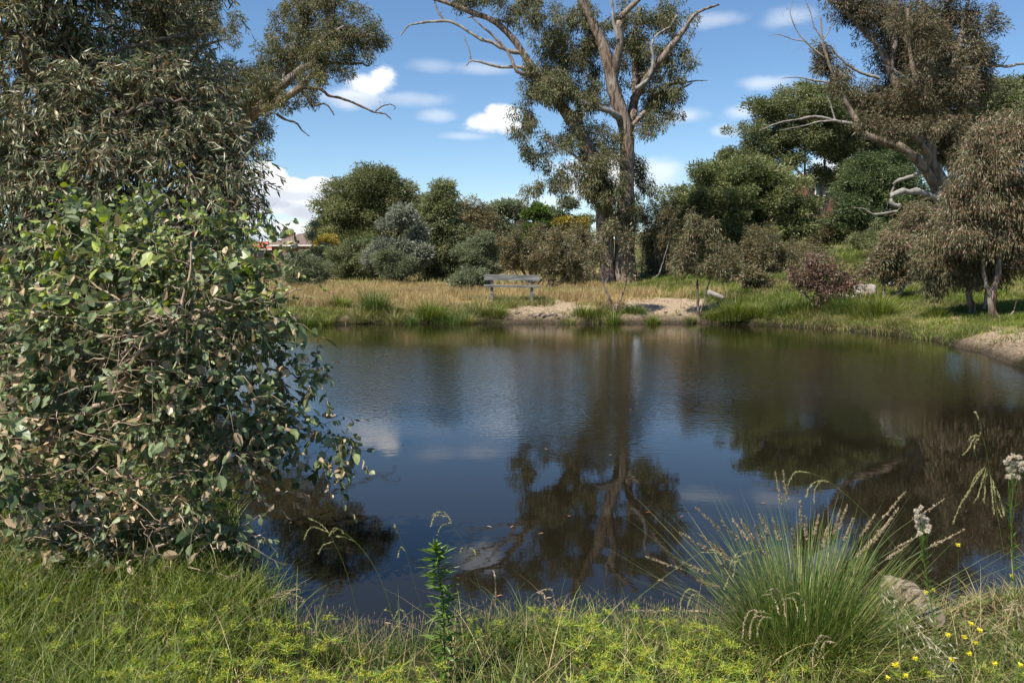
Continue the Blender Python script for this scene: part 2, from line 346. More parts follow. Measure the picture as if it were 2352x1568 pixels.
# ------------------------------------------------------------------ trees
def lobe_world(lobes, D, depth=None):
    out = []
    for lb in lobes:
        px, py, rx, ry = lb[:4]; dd = lb[4] if len(lb) > 4 else 0
        c = at(px, py, D+dd); k = pm(D+dd)
        out.append((c, np.array([rx*k, (lb[5] if len(lb) > 5 else .5*(rx+ry))*k, ry*k])))
    return out
def clump_points(lobes, n, bias=2.4, jitter=.13):
    vol = np.array([r[0]*r[2] for _, r in lobes]); cnt = np.maximum(1, np.round(n*vol/vol.sum())).astype(int)
    P = []; O = []
    for (c, r), k in zip(lobes, cnt):
        d = nrm(R.normal(size=(k,3))); rr = R.random(k)**(1/bias)
        rr = rr*(1+R.normal(size=k)*jitter)
        P.append(c+d*r*rr[:,None]); O.append(d)
    return np.vstack(P), np.vstack(O)
def gaps(P, O, s, thr):
    k = (vnoise(P[:,0]+P[:,1]*.6+50, P[:,2]*1.25+50, s)*.6+vnoise(P[:,1]+P[:,0]*.5+90, P[:,2]*1.25+20, s*1.1)*.4) > thr
    return (P[k], O[k]) if k.sum() > 10 else (P, O)
def clump_leaves(mb, P, O, nl, rc, L, W, templ, droop, spread=1.0, flat=.6, upn=.2):
    k = max(1, int(nl/len(P)))
    sz = rc*(.6+.8*R.random(len(P)))
    kk = np.maximum(1, (k*(sz/rc)**2).astype(int))
    I = np.repeat(np.arange(len(P)), kk); n = len(I)
    off = nrm(R.normal(size=(n,3)))*(R.random(n)**.5)[:,None]; off[:,2] = off[:,2]*flat+.15
    off += R.normal(size=(n,3))*.12
    pts = P[I]+off*sz[I][:,None]
    dr = nrm(off)*.8+R.normal(size=(n,3))*.45+O[I]*.3+np.array([0,0,-droop])
    cl = np.clip(.5+R.normal(size=len(P))*.22, 0, 1)
    tb = np.clip(R.normal(size=len(P))*.10, -.25, .25)
    t = np.clip(R.random(n)+tb[I], 0, 1)
    add_leaves(mb, pts, dr, L*(.65+.7*R.random(n)), W*(.7+.6*R.random(n)), templ, t, np.clip(cl[I]+R.normal(size=n)*.08,0,1), up=upn)
def sprays(ml, mt, P, Dr, ln, k, L, W, templ, droop=.35, leafdroop=.5, tw=.0028, tintf=None):
    n = len(P); Dr = nrm(Dr); ln = ln*(.6+.8*R.random(n))
    K = 5; s = np.linspace(0,1,K)
    path = P[:,None,:]+Dr[:,None,:]*(s[None,:,None]*ln[:,None,None])
    path[...,2] -= (s**2)[None,:]*ln[:,None]*droop
    path[:,1:] += R.normal(size=(n,K-1,3))*.04*ln[:,None,None]
    tubes(mt, path, tw*(1-.6*s)[None,:]*np.ones((n,1)), 3)
    I = np.repeat(np.arange(n), k); u = np.tile(np.linspace(.12,1,k), n)+R.normal(size=n*k)*.03
    u = np.clip(u, .02, 1); f = u*(K-1); i0 = np.minimum(f.astype(int), K-2); fr = (f-i0)[:,None]
    pos = path[I,i0]*(1-fr)+path[I,i0+1]*fr; tg = nrm(path[I,i0+1]-path[I,i0])
    side = nrm(np.cross(tg, R.normal(size=(n*k,3))))
    dr = tg*(.35+.5*u[:,None])+side*.75+np.array([0,0,-leafdroop])+R.normal(size=(n*k,3))*.2
    cl = np.clip(.5+R.normal(size=n)*.2, 0, 1)
    tb = R.normal(size=n)*.10
    t = np.clip(R.random(n*k)+tb[I], 0, 1) if tintf is None else tintf(pos, u, R.random(n*k), I)
    add_leaves(ml, pos, dr, L*(.55+.75*R.random(n*k))*(1-.35*u), W*(.6+.7*R.random(n*k))*(1-.35*u), templ, t, np.clip(cl[I],0,1))

def tree(name, label, D, base, lobes, leaf, nl, rc, L, W, limbs=(), stems=0, bark='bark_dark', n=120, droop=.5, templ='lance',
         cat='tree', group=None, stem_r=5, dead=(), bias=2.4, rk=.012, maxr=.07, flat=.6, extra=None, upn=.2, gap=.27, bare=.05, ddk=1.0, twl=(), ntw=0, deadmat='deadwood'):
    b = at(base[0], base[1], D); gzv = gzz(b[0], b[1]); b = np.array([b[0], b[1], gzv])
    t = thing(name, b, label, cat, group)
    wd = MB(); lf = MB(); k = pm(D)
    nodes = []; rads = []
    def do(mbx, lb, keep=True, root=False):
        pts, r0, r1 = lb[:3]
        q = [at(p[0], p[1], D+(p[2]*ddk if len(p) > 2 else 0)) for p in pts]
        if root and (len(lb) < 4): q[0] = np.array([q[0][0], q[0][1], gzz(q[0][0], q[0][1])-.08])
        P, rr = limb(mbx, q, r0*k, r1*k*.75, jit=min(r1,4)*k*.28, gnarl=.2)
        if keep: nodes.append(P); rads.append(rr)
    for lb in limbs: do(wd, lb, root=(lb[0][0][1] >= base[1]-12))
    LW = lobe_world(lobes, D)
    if stems:
        order = sorted(range(len(LW)), key=lambda i: -LW[i][1][0])
        for s in range(stems):
            c, r = LW[order[s % len(LW)]]
            tgt = c+R.normal(size=3)*r*.25
            st = b+np.array([R.normal()*.25*(stems > 1), R.normal()*.2*(stems > 1), -.08])
            mid = (st+tgt)/2+np.array([R.normal()*.1, R.normal()*.1, 0])*np.linalg.norm(tgt-st)
            P, rr = limb(wd, [st, mid, tgt], stem_r*k, stem_r*k*.3, jit=stem_r*k*.15, sides=6)
            nodes.append(P); rads.append(rr)
    P, O = clump_points(LW, int(n*1.25), bias); P, O = gaps(P, O, max(.5, rc*3.2), gap)
    if extra is not None: P = np.vstack([P, extra]); O = np.vstack([O, nrm(R.normal(size=(len(extra),3)))])
    nd = np.vstack(nodes); rr = np.concatenate(rads)
    hi = nd[:,2] > (b[2]+.18*(nd[:,2].max()-b[2]))
    PB, _ = clump_points([(c_, r_*np.array([1.22,1.22,1.2])) for c_, r_ in LW], max(4, int(n*bare)), 9)
    grow(wd, nd[hi], rr[hi], np.vstack([P, PB]), rt=.006, rk=rk, maxr=maxr, jit=.08)
    clump_leaves(lf, P, O, nl, rc, L, W, templ, droop, flat=flat, upn=upn)
    wd.build('trunk', M[bark], t, smooth=True, origin=b)
    lf.build('crown', M[leaf], t, origin=b)
    if dead:
        for lb in dead:
            dm = MB(); do(dm, lb[:3], keep=False)
            dm.build('dead_branch', M[deadmat], t, smooth=True, origin=b)
    if ntw:
        dm = MB(); dn = []
        for lb in dead: dn.append(spline([at(p[0], p[1], D+(p[2]*ddk if len(p) > 2 else 0)) for p in lb[0]], 25))
        dn = np.vstack(dn); TP, _ = clump_points(lobe_world(twl, D), ntw, 2.2)
        grow(dm, dn, np.full(len(dn), .03), TP, rt=.007, rk=.012, maxr=.026, jit=.12)
        tag(dm.build('dead_twigs', M['deadwood'], t, origin=b), kind='stuff')
    return t

# --- the big gum on the far bank, two trunks
mainL = [
 ([(1396,668),(1394,600),(1388,520),(1381,440),(1366,367),(1328,300),(1303,262),(1250,193),(1206,131),(1170,80),(1120,42),(1060,20),(990,-5)], 19, 5),
 ([(1436,672),(1434,600),(1436,500),(1440,400),(1440,320),(1428,270),(1408,200),(1392,130),(1372,70),(1345,25),(1325,-30)], 26, 10),
 ([(1385,500,.5),(1360,380,1),(1335,300,1.2),(1330,240,1.2),(1305,190,1),(1290,140,1.5),(1300,80,1.5)], 11, 3),
 ([(1434,330),(1455,250,.8),(1462,180,1),(1455,100,1),(1470,20,1.2)], 13, 6),
 ([(1455,230,.8),(1500,160,-.5),(1540,110,-.8),(1570,70,-.8),(1600,30,-1),(1650,10,-1)], 10, 2.5),
 ([(1408,180),(1425,100,-.5),(1422,50,-.6),(1445,20,-.6),(1490,-20,-.6)], 10, 5),
 ([(1232,170),(1190,165,-.5),(1160,110,-.5),(1085,40,-.5)], 6, 2),
 ([(1300,272),(1340,250,1),(1400,240,1)], 5, 2),
 ([(1440,300),(1500,240,1),(1550,210,1),(1590,190,1)], 6, 2),
 ([(1420,560,-.4),(1400,470,-.8),(1350,390,-1),(1310,350,-1),(1250,320,-1)], 6, 2),
]
mainDead = [
 ([(1432,276),(1410,262,-.6),(1375,246,-1),(1338,237,-1.4),(1322,203,-1.5)][:4], 9, 6),
 ([(1222,148),(1190,117,-.3),(1150,107),(1100,98),(1070,88),(1000,70),(965,74),(938,60),(930,50)][:0] or [(1210,122),(1170,118),(1130,98),(1100,88),(1040,52),(990,50),(950,56),(935,62),(920,82)], 5, 1.6),
 ([(1022,48),(1008,30),(1000,10),(994,-10)], 2.6, 1.6),
 ([(1232,165),(1190,154),(1150,154),(1115,146),(1085,140),(1070,150)], 4.5, 1.8),
 ([(1082,140),(1078,118),(1070,95),(1064,76)], 1.8, 1.0),
 ([(1170,50),(1120,42),(1090,38),(1074,41)], 3.4, 2),
 ([(1460,205,-1),(1490,180,-1),(1500,140,-1),(1500,90,-1),(1540,60,-1),(1560,20,-1)], 4.5, 2.0),
 ([(1420,90,-.6),(1408,40,-.7),(1405,-5,-.7)], 5, 3),
 ([(1530,195,1),(1570,190,1),(1600,186,1),(1626,185,1)], 3, 1.2),
 ([(1565,150,.5),(1580,100,.5),(1600,60,.5),(1610,40,.5)], 1.6, .8),
 ([(1575,170,.5),(1595,135,.5),(1612,110,.5)], 1.5, .8),
 ([(1440,720-90,-.6),(1480,600,-.8),(1510,575,-1),(1530,535,-1)][:0] or [(1478,668,-1),(1500,640,-1),(1515,625,-1),(1535,560,-1)], 1.8, 1.0),
]
mlobes = [(1200,30,55,40),(1265,60,60,60),(1350,50,60,55,1),(1440,60,70,55,1),(1540,40,55,40),(1300,130,70,60,1),(1240,170,35,45),(1380,140,50,60,2),
 (1480,140,70,65,1),(1550,140,38,55),(1530,215,55,40),(1420,210,60,50,2),(1340,215,60,40,1),(1275,225,50,40),(1240,205,35,30),(1480,250,45,38,1),(1550,268,26,24),(1500,300,35,24),
 (1205,285,28,55),(1180,300,14,14),(1300,300,42,32),(1265,340,45,40),(1310,370,55,45,-1),(1250,395,42,40),(1360,330,50,50,1),(1390,410,50,50,-1.5),(1350,440,55,32,-1),(1225,440,24,26),(1290,430,35,26),
 (1470,420,32,42,1),(1490,440,26,34,1),(1460,380,30,22,1),(1215,350,20,26),(1325,300,35,35,-1.6),(1360,390,35,40,-1.8),(1385,470,30,40,-1.6),(1365,540,30,30,-1.2),(1255,215,30,30,-1.5),(1460,500,22,40,-.8),(1405,330,26,45,-1),(1400,420,26,40,-1.5),(1412,500,22,34,-1.2),(1290,200,30,40,-1),(1340,250,30,30,-1),(1060,0,25,18),(1130,0,50,16),(1080,-10,60,16)]
tree('gum_tree', 'tall gum tree with two brown trunks behind the bench on the far bank', 45, (1412,668), mlobes, 'gum', 95000, .31, .18, .045, mainL, 0, bark='bark', n=950, upn=0, gap=.33, flat=1.25,
     droop=1.3, dead=mainDead, twl=[(1590,110,30,70),(1130,60,60,30),(1060,20,60,20),(1500,90,40,60)], ntw=130, rk=.012, maxr=.09)

# --- leaning gum behind the left thicket
l3 = [
 ([(380,640),(420,520),(480,400),(545,300),(585,258),(630,215),(672,175),(710,150),(740,142),(800,148)], 22, 5),
 ([(585,262),(640,235,-1),(690,200,-1),(722,165,-1),(730,100,-1),(790,60,-1)], 11, 4),
 ([(710,150),(760,110,-.5),(820,85,-.5),(870,60,-.5)], 6, 2),
 ([(640,215),(680,120,1),(700,50,1),(720,-20,1)], 9, 4),
 ([(480,400),(440,250,1),(430,120,1),(420,0,1)], 16, 7),
 ([(430,150,1),(460,110,1),(490,98,1),(530,90,1)], 6, 2),
 ([(740,100),(760,60),(765,0),(750,-40)], 9, 6),
]
d3 = [
 ([(690,200,-1),(735,205,-1),(755,220,-1),(790,228,-1),(830,245,-1),(860,258,-1),(885,262,-1),(898,275,-1)], 4, 1.4),
 ([(862,256,-1),(875,246,-1),(895,240,-1),(908,246,-1),(905,252,-1)], 1.6, .8),
 ([(695,212,-1),(710,228,-1),(722,242,-1),(740,238,-1),(752,242,-1),(768,264,-1)], 3.2, 1.6),
 ([(635,262,-1),(655,275,-1),(680,282,-1),(692,298,-1),(711,313,-1)], 3.2, 1.3),
 ([(570,345,-.5),(580,362,-.5),(592,380,-.5)], 2.6, 1.2),
 ([(800,148),(830,146),(845,152),(858,140)], 2.6, 1.4),
 ([(845,152),(852,135),(860,112),(880,98)], 1.5, .7),
 ([(430,80,0),(455,40,0),(480,22,0),(500,18,0)], 3.4, 1.6),
 ([(790,95,-1),(800,75,-1),(812,60,-1)], 3.2, 2),
 ([(820,45,-1),(830,20,-1),(845,5,-1)], 1.4, .7),
]
lb3 = [(690,80,75,65,1),(760,90,70,55),(820,110,50,45),(660,150,70,45,1),(600,180,50,35,1),(740,130,60,35,-1),(860,85,26,45),(870,110,18,24),(700,20,60,40,1),(640,10,30,30,1),
 (560,200,60,35,1),(580,320,45,55,.5),(560,240,40,40,.5),(700,215,35,30,-.5),(655,240,30,20,-.5),(760,165,40,20,-.5),(480,60,50,35,1),(520,85,32,30),(440,30,60,50,1),(400,90,70,50,1),(540,40,14,12),
 (430,180,80,60,2),(500,180,60,50,2),(350,30,60,50,2),(470,320,80,80,2),(380,250,80,80,3),(330,120,70,70,3),(740,0,60,30),(790,15,40,30),(560,225,65,35,-1),(500,235,60,40,-1),(620,185,40,28,-1.5),(650,232,22,18,-2.5),(700,180,22,16,-2.5),(610,262,20,18,-2),(440,240,60,60,-1),(790,170,22,12,-1),(735,185,28,16,-2.5),(830,25,20,20)]
tree('leaning_gum_tree', 'big gum leaning right over the left thicket with bare dark lower branches', 52, (380,660), lb3, 'gum', 120000, .42, .20, .05, l3, 0, bark='bark', n=980, upn=0, gap=.29, flat=1.0, droop=1.0, dead=d3, deadmat='bark_dark', maxr=.1, twl=[(885,120,22,60),(820,20,50,30),(880,245,25,14),(480,40,40,30)], ntw=90)  # dead branches coloured dark to stand in for backlit shade, not darker wood

# --- spreading gum on the right hillside
l4 = [
 ([(2168,640),(2165,560),(2168,480),(2160,430),(2145,390),(2135,350),(2145,290),(2150,230),(2135,150),(2120,60),(2110,-20)], 26, 5),
 ([(2160,440),(2120,385,-1),(2080,345,-1.5),(2030,325,-1.5),(1985,308,-1.5),(1962,270,-1),(1930,210,-1),(1905,150,-1),(1888,90,-1),(1885,40,-1)], 12.5, 2),
 ([(2140,370),(2110,320,-1),(2070,300,-1.5),(2040,270,-1.5)], 9, 3),
 ([(2150,360),(2130,320,1),(2155,280,1),(2165,200,1),(2160,100,1),(2180,0,1)], 11, 4),
 ([(2120,330),(2070,230),(2045,160),(2020,110),(1975,60),(1930,15),(1885,-10)], 11, 4),
 ([(2150,240),(2190,150,-.5),(2210,70,-.5),(2225,0,-.5)], 10, 4),
 ([(2045,160),(2055,80),(2050,0)], 8, 4),
 ([(2165,480),(2185,430),(2180,380)], 16, 6),
 ([(2150,260),(2110,200,-1),(2090,120,-1),(2085,20,-1)], 8, 4),
]
d4 = [
 ([(2048,290,-1.5),(1990,285,-1.5),(1950,285,-1.5),(1900,275,-1.5),(1860,278,-1.5),(1820,275,-1.5)][:0] or [(1965,285,-1),(1920,278,-1),(1875,268,-1),(1830,275,-1),(1790,282,-1),(1745,300,-1)], 4.5, 1.2),
 ([(1920,277,-1.2),(1880,280,-1.2),(1850,288,-1.2),(1790,300,-1.2)], 2.6, .8),
 ([(1918,276,-1),(1908,240,-1),(1898,215,-1)], 2.2, 1.2),
 ([(2020,180,-.5),(1985,170,-.5),(1955,155,-.5),(1925,130,-.5),(1905,105,-.5),(1870,95,-.5)], 4, 1.4),
 ([(1925,130,-.5),(1890,140,-.5),(1860,142,-.5)], 1.8, .8),
 ([(1905,190,-1),(1870,185,-1),(1835,178,-1),(1795,180,-1)], 2.8, 1),
 ([(1890,130,-1),(1855,100,-1),(1830,70,-1),(1815,30,-1),(1820,5,-1)], 2.2, .8),
 ([(1850,95,-1),(1820,90,-1),(1790,80,-1),(1765,82,-1)], 1.5, .6),
 ([(1888,90,-1),(1870,60,-1),(1862,30,-1),(1850,0,-1)], 1.8, .7),
 ([(1886,100,-1),(1905,70,-1),(1918,50,-1)], 1.5, .6),
 ([(2150,455,-1),(2100,440,-1.5),(2070,440,-2),(2045,455,-2),(2050,470,-2),(2068,472,-2)], 8, 5),
 ([(2130,390,-1),(2080,410,-1),(2055,420,-1),(2045,460,-1)], 5, 3),
 ([(2060,485,-2),(2010,492,-2),(1985,480,-2),(1960,478,-2)], 3, 1),
 ([(2200,160,0),(2240,155,-.5),(2270,150,-.5),(2310,152,-.5),(2352,148,-.5),(2400,155,-.5)], 5, 3),
 ([(2300,152,-.5),(2310,140,-.5),(2318,128,-.5)], 1.5, .7),
 ([(2100,190,-.5),(2060,165,-.5),(2030,150,-.5)], 3, 1.2),
]
lb4 = [(1935,5,55,35),(1990,40,60,50),(2060,40,70,60,1),(2120,100,70,60),(2060,120,60,50,1),(2190,90,70,70,1),(2240,60,40,50),(2220,140,60,50),(2150,40,70,60,1),(2230,0,60,40),
 (2120,190,85,50,1),(2190,210,80,60,1),(2060,210,60,45,1),(2010,230,55,40),(1960,225,45,40),(1905,120,28,30),(1930,160,24,28),(1895,150,20,22),(1940,210,30,25),(2070,290,75,40,1),(2140,290,70,50,1),
 (2110,250,80,40,-1),(2000,270,50,30),(1990,190,28,20),(2150,120,55,50,-3),(2130,200,60,45,-3),(2155,275,55,40,-3),(2110,50,60,45,-3),(2050,300,40,22,-3.4),(1990,290,30,18,-3.4),(2200,200,50,50,-3),(1925,195,22,24,-2.6),(2200,290,70,50,1),(2190,350,50,50,1),(2260,190,25,20)]
tree('spreading_gum_tree', 'spreading gum with pale forked trunk and bare grey limbs on the right hillside', 38, (2168,640), lb4, 'gum_dark', 112000, .29, .16, .04, l4, 0, bark='bark_pale', n=1350, upn=0, gap=.36, flat=1.15, ddk=.45, twl=[(1830,70,55,75),(1865,50,45,60),(1890,190,70,25),(1830,180,40,12),(2290,148,60,22),(1800,285,70,14),(1970,165,50,25),(2030,480,50,14)], ntw=330, droop=.85, dead=d4, maxr=.07)

# --- rounded crowns behind
tree('round_gum_tree', 'wide round-topped olive gum with pale stems beside the brick house', 68, (1880,565),
     [(1830,255,95,60),(1780,290,70,60),(1730,330,70,55),(1700,370,55,45),(1900,255,85,65),(1960,265,70,60),(1860,320,80,55),(1940,330,80,50),(1790,350,70,50),(1850,215,60,28),(1960,330,70,60,1),(2040,300,80,60,1),(2060,360,70,50,2),(2110,260,70,60,2),(1690,400,50,40,-1),(1900,400,50,30,1),(1960,395,45,25,-1)],
     'olive', 150000, .72, .24, .085, [([(1875,575),(1868,500),(1858,430),(1820,380),(1780,340)],6,2.5),([(1885,575),(1890,500),(1905,440),(1925,400),(1960,370)],7,2.5),([(1890,520),(1885,450),(1895,400),(1890,330)],6,2),
      ([(1905,450),(1950,400),(1990,370)],4,2),([(1880,540),(1872,470),(1850,400),(1850,330)],5,2)], 0, bark='bark_pale', n=420, droop=.3, rk=.01)
tree('round_green_tree', 'dense dome-shaped dark green tree right of the big trunk', 52, (1683,655),
     [(1690,430,90,62),(1750,440,70,60),(1620,450,75,60),(1580,500,70,65),(1680,500,100,70),(1800,470,62,58),(1825,500,42,45),(1560,550,50,40),(1640,560,90,50),(1740,540,80,45),(1800,530,50,30)],
     'green', 150000, .62, .19, .07, [([(1683,650),(1685,600),(1690,540),(1700,470)],9,4)], stems=3, bark='bark_dark', gap=.2, n=340, droop=.3, stem_r=6)
tree('dark_tree', 'dark rounded tree standing behind the curved dead limb on the hillside', 55, (1962,600),
     [(2040,400,80,55),(1990,440,65,60),(2050,470,80,60),(1970,500,60,50),(2080,520,70,60),(2020,540,60,40),(1960,540,45,35)], 'dark', 75000, .66, .2, .07, [([(1958,612),(1962,570),(1975,520),(2000,450)],9,4)], stems=2, bark='bark_dark', n=240, droop=.35)
tree('dark_tree', 'shadowy broad gum on the skyline at the right edge', 78, (2260,520),
     [(2250,215,80,55),(2200,260,80,60),(2290,250,70,60),(2230,330,90,60),(2300,330,70,60),(2180,340,70,50)], 'olive', 60000, .9, .33, .11, (), stems=3, bark='bark_pale', n=260, droop=.4, stem_r=5)
tree('dark_tree', 'lower dark crown touching the right picture edge behind the skyline gum', 88, (2345,500),
     [(2340,235,55,55),(2380,250,60,60),(2340,310,60,60),(2400,320,70,60)], 'dark', 40000, .9, .34, .11, (), stems=2, bark='bark_dark', n=150, droop=.4)
tree('round_gum_tree', 'large domed grey-green gum on the far left behind the silver tree', 78, (860,625),
     [(850,435,85,42),(800,470,70,50),(900,455,65,50),(940,480,38,36),(770,500,45,50),(840,500,95,55),(900,520,60,40),(790,545,50,35),(760,535,38,25),(850,560,60,40),(740,520,22,24)],
     'olive', 115000, .95, .26, .09, [([(860,625),(858,560),(850,500),(840,450)],6,3),([(860,560),(880,510),(900,470)],4,2),([(858,570),(830,520),(800,480)],4,2)], stems=2, bark='bark_pale', n=250, droop=.3, rk=.01)
tree('silver_gum_tree', 'silvery blue-leaved gum in front of the large domed tree', 47, (915,640),
     [(925,505,22,20),(890,532,26,18),(945,545,28,24),(905,572,40,22),(868,600,24,16),(955,590,24,24),(910,610,40,20)], 'silver', 34000, .5, .22, .08, (), stems=3, bark='bark_pale', n=170, droop=.3, stem_r=4)
tree('conical_gum_tree', 'narrow upright olive gum rising left of the bench', 50, (1012,645),
     [(1022,440,24,26),(1010,470,40,32),(1015,510,48,40),(990,540,40,36),(1040,545,45,36),(1010,580,58,36),(1000,615,45,25),(1045,600,35,28)], 'olive', 62000, .42, .17, .055, [([(1012,646),(1012,600),(1018,540),(1022,460)],5,2)], stems=2, bark='bark_dark', n=380, droop=.7, stem_r=4)
tree('brown_gum_tree', 'rusty brown-tipped gum just behind the narrow upright one', 64, (1085,630),
     [(1080,490,34,26),(1095,530,50,40),(1060,560,50,40),(1120,570,40,40)], 'gum_brown', 36000, .6, .22, .075, (), stems=3, bark='bark_pale', n=180, droop=.5, stem_r=4)
tree('distant_gum_tree', 'distant pale-stemmed gum with flat crown above the garden', 98, (1160,605),
     [(1170,478,34,18),(1190,495,26,14),(1130,500,40,20),(1120,525,35,22),(1160,540,45,30)], 'bluegreen', 24000, .8, .34, .12, [([(1160,605),(1162,550),(1165,510),(1180,485)],4,1.5),([(1162,560),(1150,520),(1130,500)],2.5,1)], stems=0, bark='bark_pale', n=110, droop=.4, rk=.008)
tree('poplar_tree', 'bright green poplar on the skyline between two distant gums', 82, (1235,610),
     [(1215,500,12,20),(1235,490,14,22),(1252,505,16,18),(1232,520,34,18),(1230,550,40,25)], 'bright', 20000, .5, .3, .16, (), stems=3, bark='bark_dark', n=90, droop=.1, stem_r=3)
tree('distant_gum_tree', 'small distant gum directly left of the big twin trunks', 92, (1310,605),
     [(1305,478,28,16),(1290,495,34,16),(1325,490,22,16),(1310,530,40,30),(1340,500,35,25,2)], 'bluegreen', 18000, .75, .32, .11, (), stems=2, bark='bark_pale', n=80, droop=.4, stem_r=3)
tree('wattle_shrub', 'yellow-flowering wattle top glimpsed left of the big twin trunks', 66, (1315,615), [(1300,513,24,8),(1325,514,22,8),(1315,530,30,12)], 'yellow', 9000, .4, .2, .1, (), stems=2, bark='bark_dark', n=50, cat='shrub', stem_r=2.5)
tree('wattle_shrub', 'orange-yellow bush between the roofs and the large domed tree', 70, (750,600), [(748,562,17,18),(762,556,14,12),(748,578,14,14)], 'yellow', 8000, .4, .22, .1, (), stems=2, bark='bark_dark', n=45, cat='shrub', stem_r=2.5)
tree('distant_tree', 'small dark tree on the skyline above the brown roof', 112, (705,600), [(715,560,22,14),(695,563,24,10),(680,566,18,8)], 'dark', 9000, .8, .35, .14, (), stems=2, bark='bark_dark', n=50, stem_r=2.5)
tree('distant_tree', 'leafy green tree hidden low behind the left thicket beside the roofs', 100, (590,610), [(560,575,40,22),(600,592,25,14),(630,590,20,14),(640,600,30,12)], 'dark', 14000, .8, .35, .14, (), stems=3, bark='bark_dark', n=80, stem_r=2.5)

# --- shrubs and small trees in the middle distance
SH = 'native shrubs behind the far bank'
def shrub(label, D, base, lobes, leaf, nl, rc=.30, L=.11, W=.038, stems=4, n=110, bark='bark_dark', droop=.5, sr=2.2, name='shrub', limbs=(), group=SH, cat='shrub', bias=1.7):
    thin = leaf in ('gum_brown','gum_red')
    return tree(name, label, D, base, lobes, leaf, int(nl*(.5 if thin else .8)), rc*(.6 if thin else .85), L, W, limbs, stems+(4 if thin else 0), bark, upn=(0.0 if thin else .15), bare=(.22 if thin else .1), flat=(1.2 if thin else .8), gap=(.36 if thin else .3), n=int(n*(1.9 if thin else 1.0)), droop=droop, cat=cat, group=group, stem_r=sr, bias=bias, rk=.008, maxr=.03)
shrub('low olive shrub under the large domed tree', 50, (828,655), [(830,580,48,34),(790,600,45,34),(860,600,45,34),(820,625,70,26)], 'olive', 42000, .4, .15, .05, n=160)
shrub('dark glossy shrub below the silver gum', 44.5, (895,648), [(890,595,38,24),(920,610,35,22),(895,625,40,16)], 'bluegreen', 20000)
shrub('grey-green shrub at the left end of the dry bank', 42, (697,672), [(700,600,36,30),(675,625,36,26),(725,625,32,28),(700,645,45,16)], 'bluegreen', 26000, bark='bark_dark', sr=3)
shrub('sparse twiggy shrub left of the domed tree', 55, (722,650), [(722,515,10,10),(716,545,14,14),(735,575,24,22),(740,605,30,28)], 'bluegreen', 9000, n=50)
shrub('yellowish shrub top in front of the domed tree', 54, (838,640), [(838,555,18,16),(825,575,24,18)], 'bright', 5000, n=30)
shrub('bushy blue-green shrub left of the bench', 44, (1108,652), [(1110,560,40,26),(1085,590,40,32),(1125,600,36,30),(1100,625,45,20)], 'bluegreen', 40000, n=170, sr=3)
shrub('leafy low shrub directly beside the left end of the bench', 36, (1085,668), [(1085,640,45,16),(1060,650,30,12),(1110,645,20,14)], 'bluegreen', 12000, .28, n=60)
shrub('broad garden hedge behind the bench', 74, (1190,620), [(1160,600,35,14),(1200,598,40,16),(1180,585,40,16),(1230,600,25,14)], 'green', 22000, .5, .2, .09, cat='hedge')
shrub('clipped yellow hedge in the garden behind the bench', 78, (1172,596), [(1172,583,24,5),(1160,584,18,5)], 'bright', 7000, .3, .16, .09, n=40, cat='hedge')
shrub('brown-green multi-stemmed shrub behind the right end of the bench', 40, (1215,652), [(1215,540,55,26),(1180,560,40,26),(1245,560,45,30),(1205,590,60,26),(1250,600,40,30),(1170,600,20,18)], 'gum_brown', 44000, n=190, sr=3, stems=7, bark='bark_pale')
shrub('second thin brown shrub right of the bench', 39, (1262,655), [(1290,550,42,30),(1270,580,45,36),(1310,590,45,40),(1290,625,55,28)], 'gum_brown', 40000, n=180, stems=7, bark='bark_pale')
shrub('thicket of brown stems left of the foot of the big gum', 43, (1325,662), [(1335,550,40,40),(1340,600,38,36),(1320,630,45,26)], 'gum_brown', 34000, n=170, stems=7, bark='bark')
shrub('sparse brown shrub tight against the right side of the big trunk', 47, (1495,660), [(1480,500,34,45),(1505,560,45,40),(1495,600,35,36),(1520,620,45,32)], 'gum_brown', 34000, n=180, stems=7, bark='bark_pale')
shrub('rusty shrub between the big trunk and the dome-shaped tree', 46, (1540,655), [(1530,500,30,35),(1540,560,45,40),(1550,610,40,30)], 'gum_brown', 26000, n=130, stems=6, bark='bark_pale')
shrub('olive slender shrub in front of the dome-shaped tree', 40, (1755,648), [(1750,560,55,40),(1790,590,50,36),(1730,600,45,36),(1775,625,45,18)], 'gum_brown', 36000, n=170, stems=6)
shrub('sparse low shrub with rounded leaves near the small fallen log', 33, (1722,690), [(1722,640,26,24),(1760,655,30,20),(1740,670,24,16)], 'gum_brown', 7000, .3, .12, .06, n=60, stems=3)
shrub('feathery olive scrub between the dome-shaped tree and the pinkish sapling', 45, (1830,635), [(1790,585,40,22),(1830,600,45,22),(1860,580,40,22),(1880,610,40,18)], 'gum_brown', 22000, n=120, stems=4)
shrub('tall wispy shrub under the spreading gum limb', 47, (2000,625), [(1990,560,40,30),(2030,560,40,34),(1985,590,40,18)], 'olive', 16000, n=120)
shrub('dry thin shrub between slim pale sapling and low rounded-leaf shrub', 36, (1672,672), [(1672,600,30,30),(1690,640,34,22)], 'gum_brown', 12000, n=90, stems=3)
shrub('olive hillside shrub below the brick house', 56, (1900,600), [(1890,530,45,36),(1930,520,50,40),(1920,570,55,30),(1870,575,36,26)], 'gum_brown', 40000, .45, .18, .06, n=170)
shrub('light green shrub on the sunny slope', 54, (1805,585), [(1800,560,26,16),(1790,575,20,12)], 'bright', 7000, .4, n=40)
shrub('reddish scrub below the dark rounded tree', 42, (1850,655), [(1850,620,50,22),(1890,600,40,22),(1820,640,30,14)], 'gum_brown', 18000, .35, n=100)
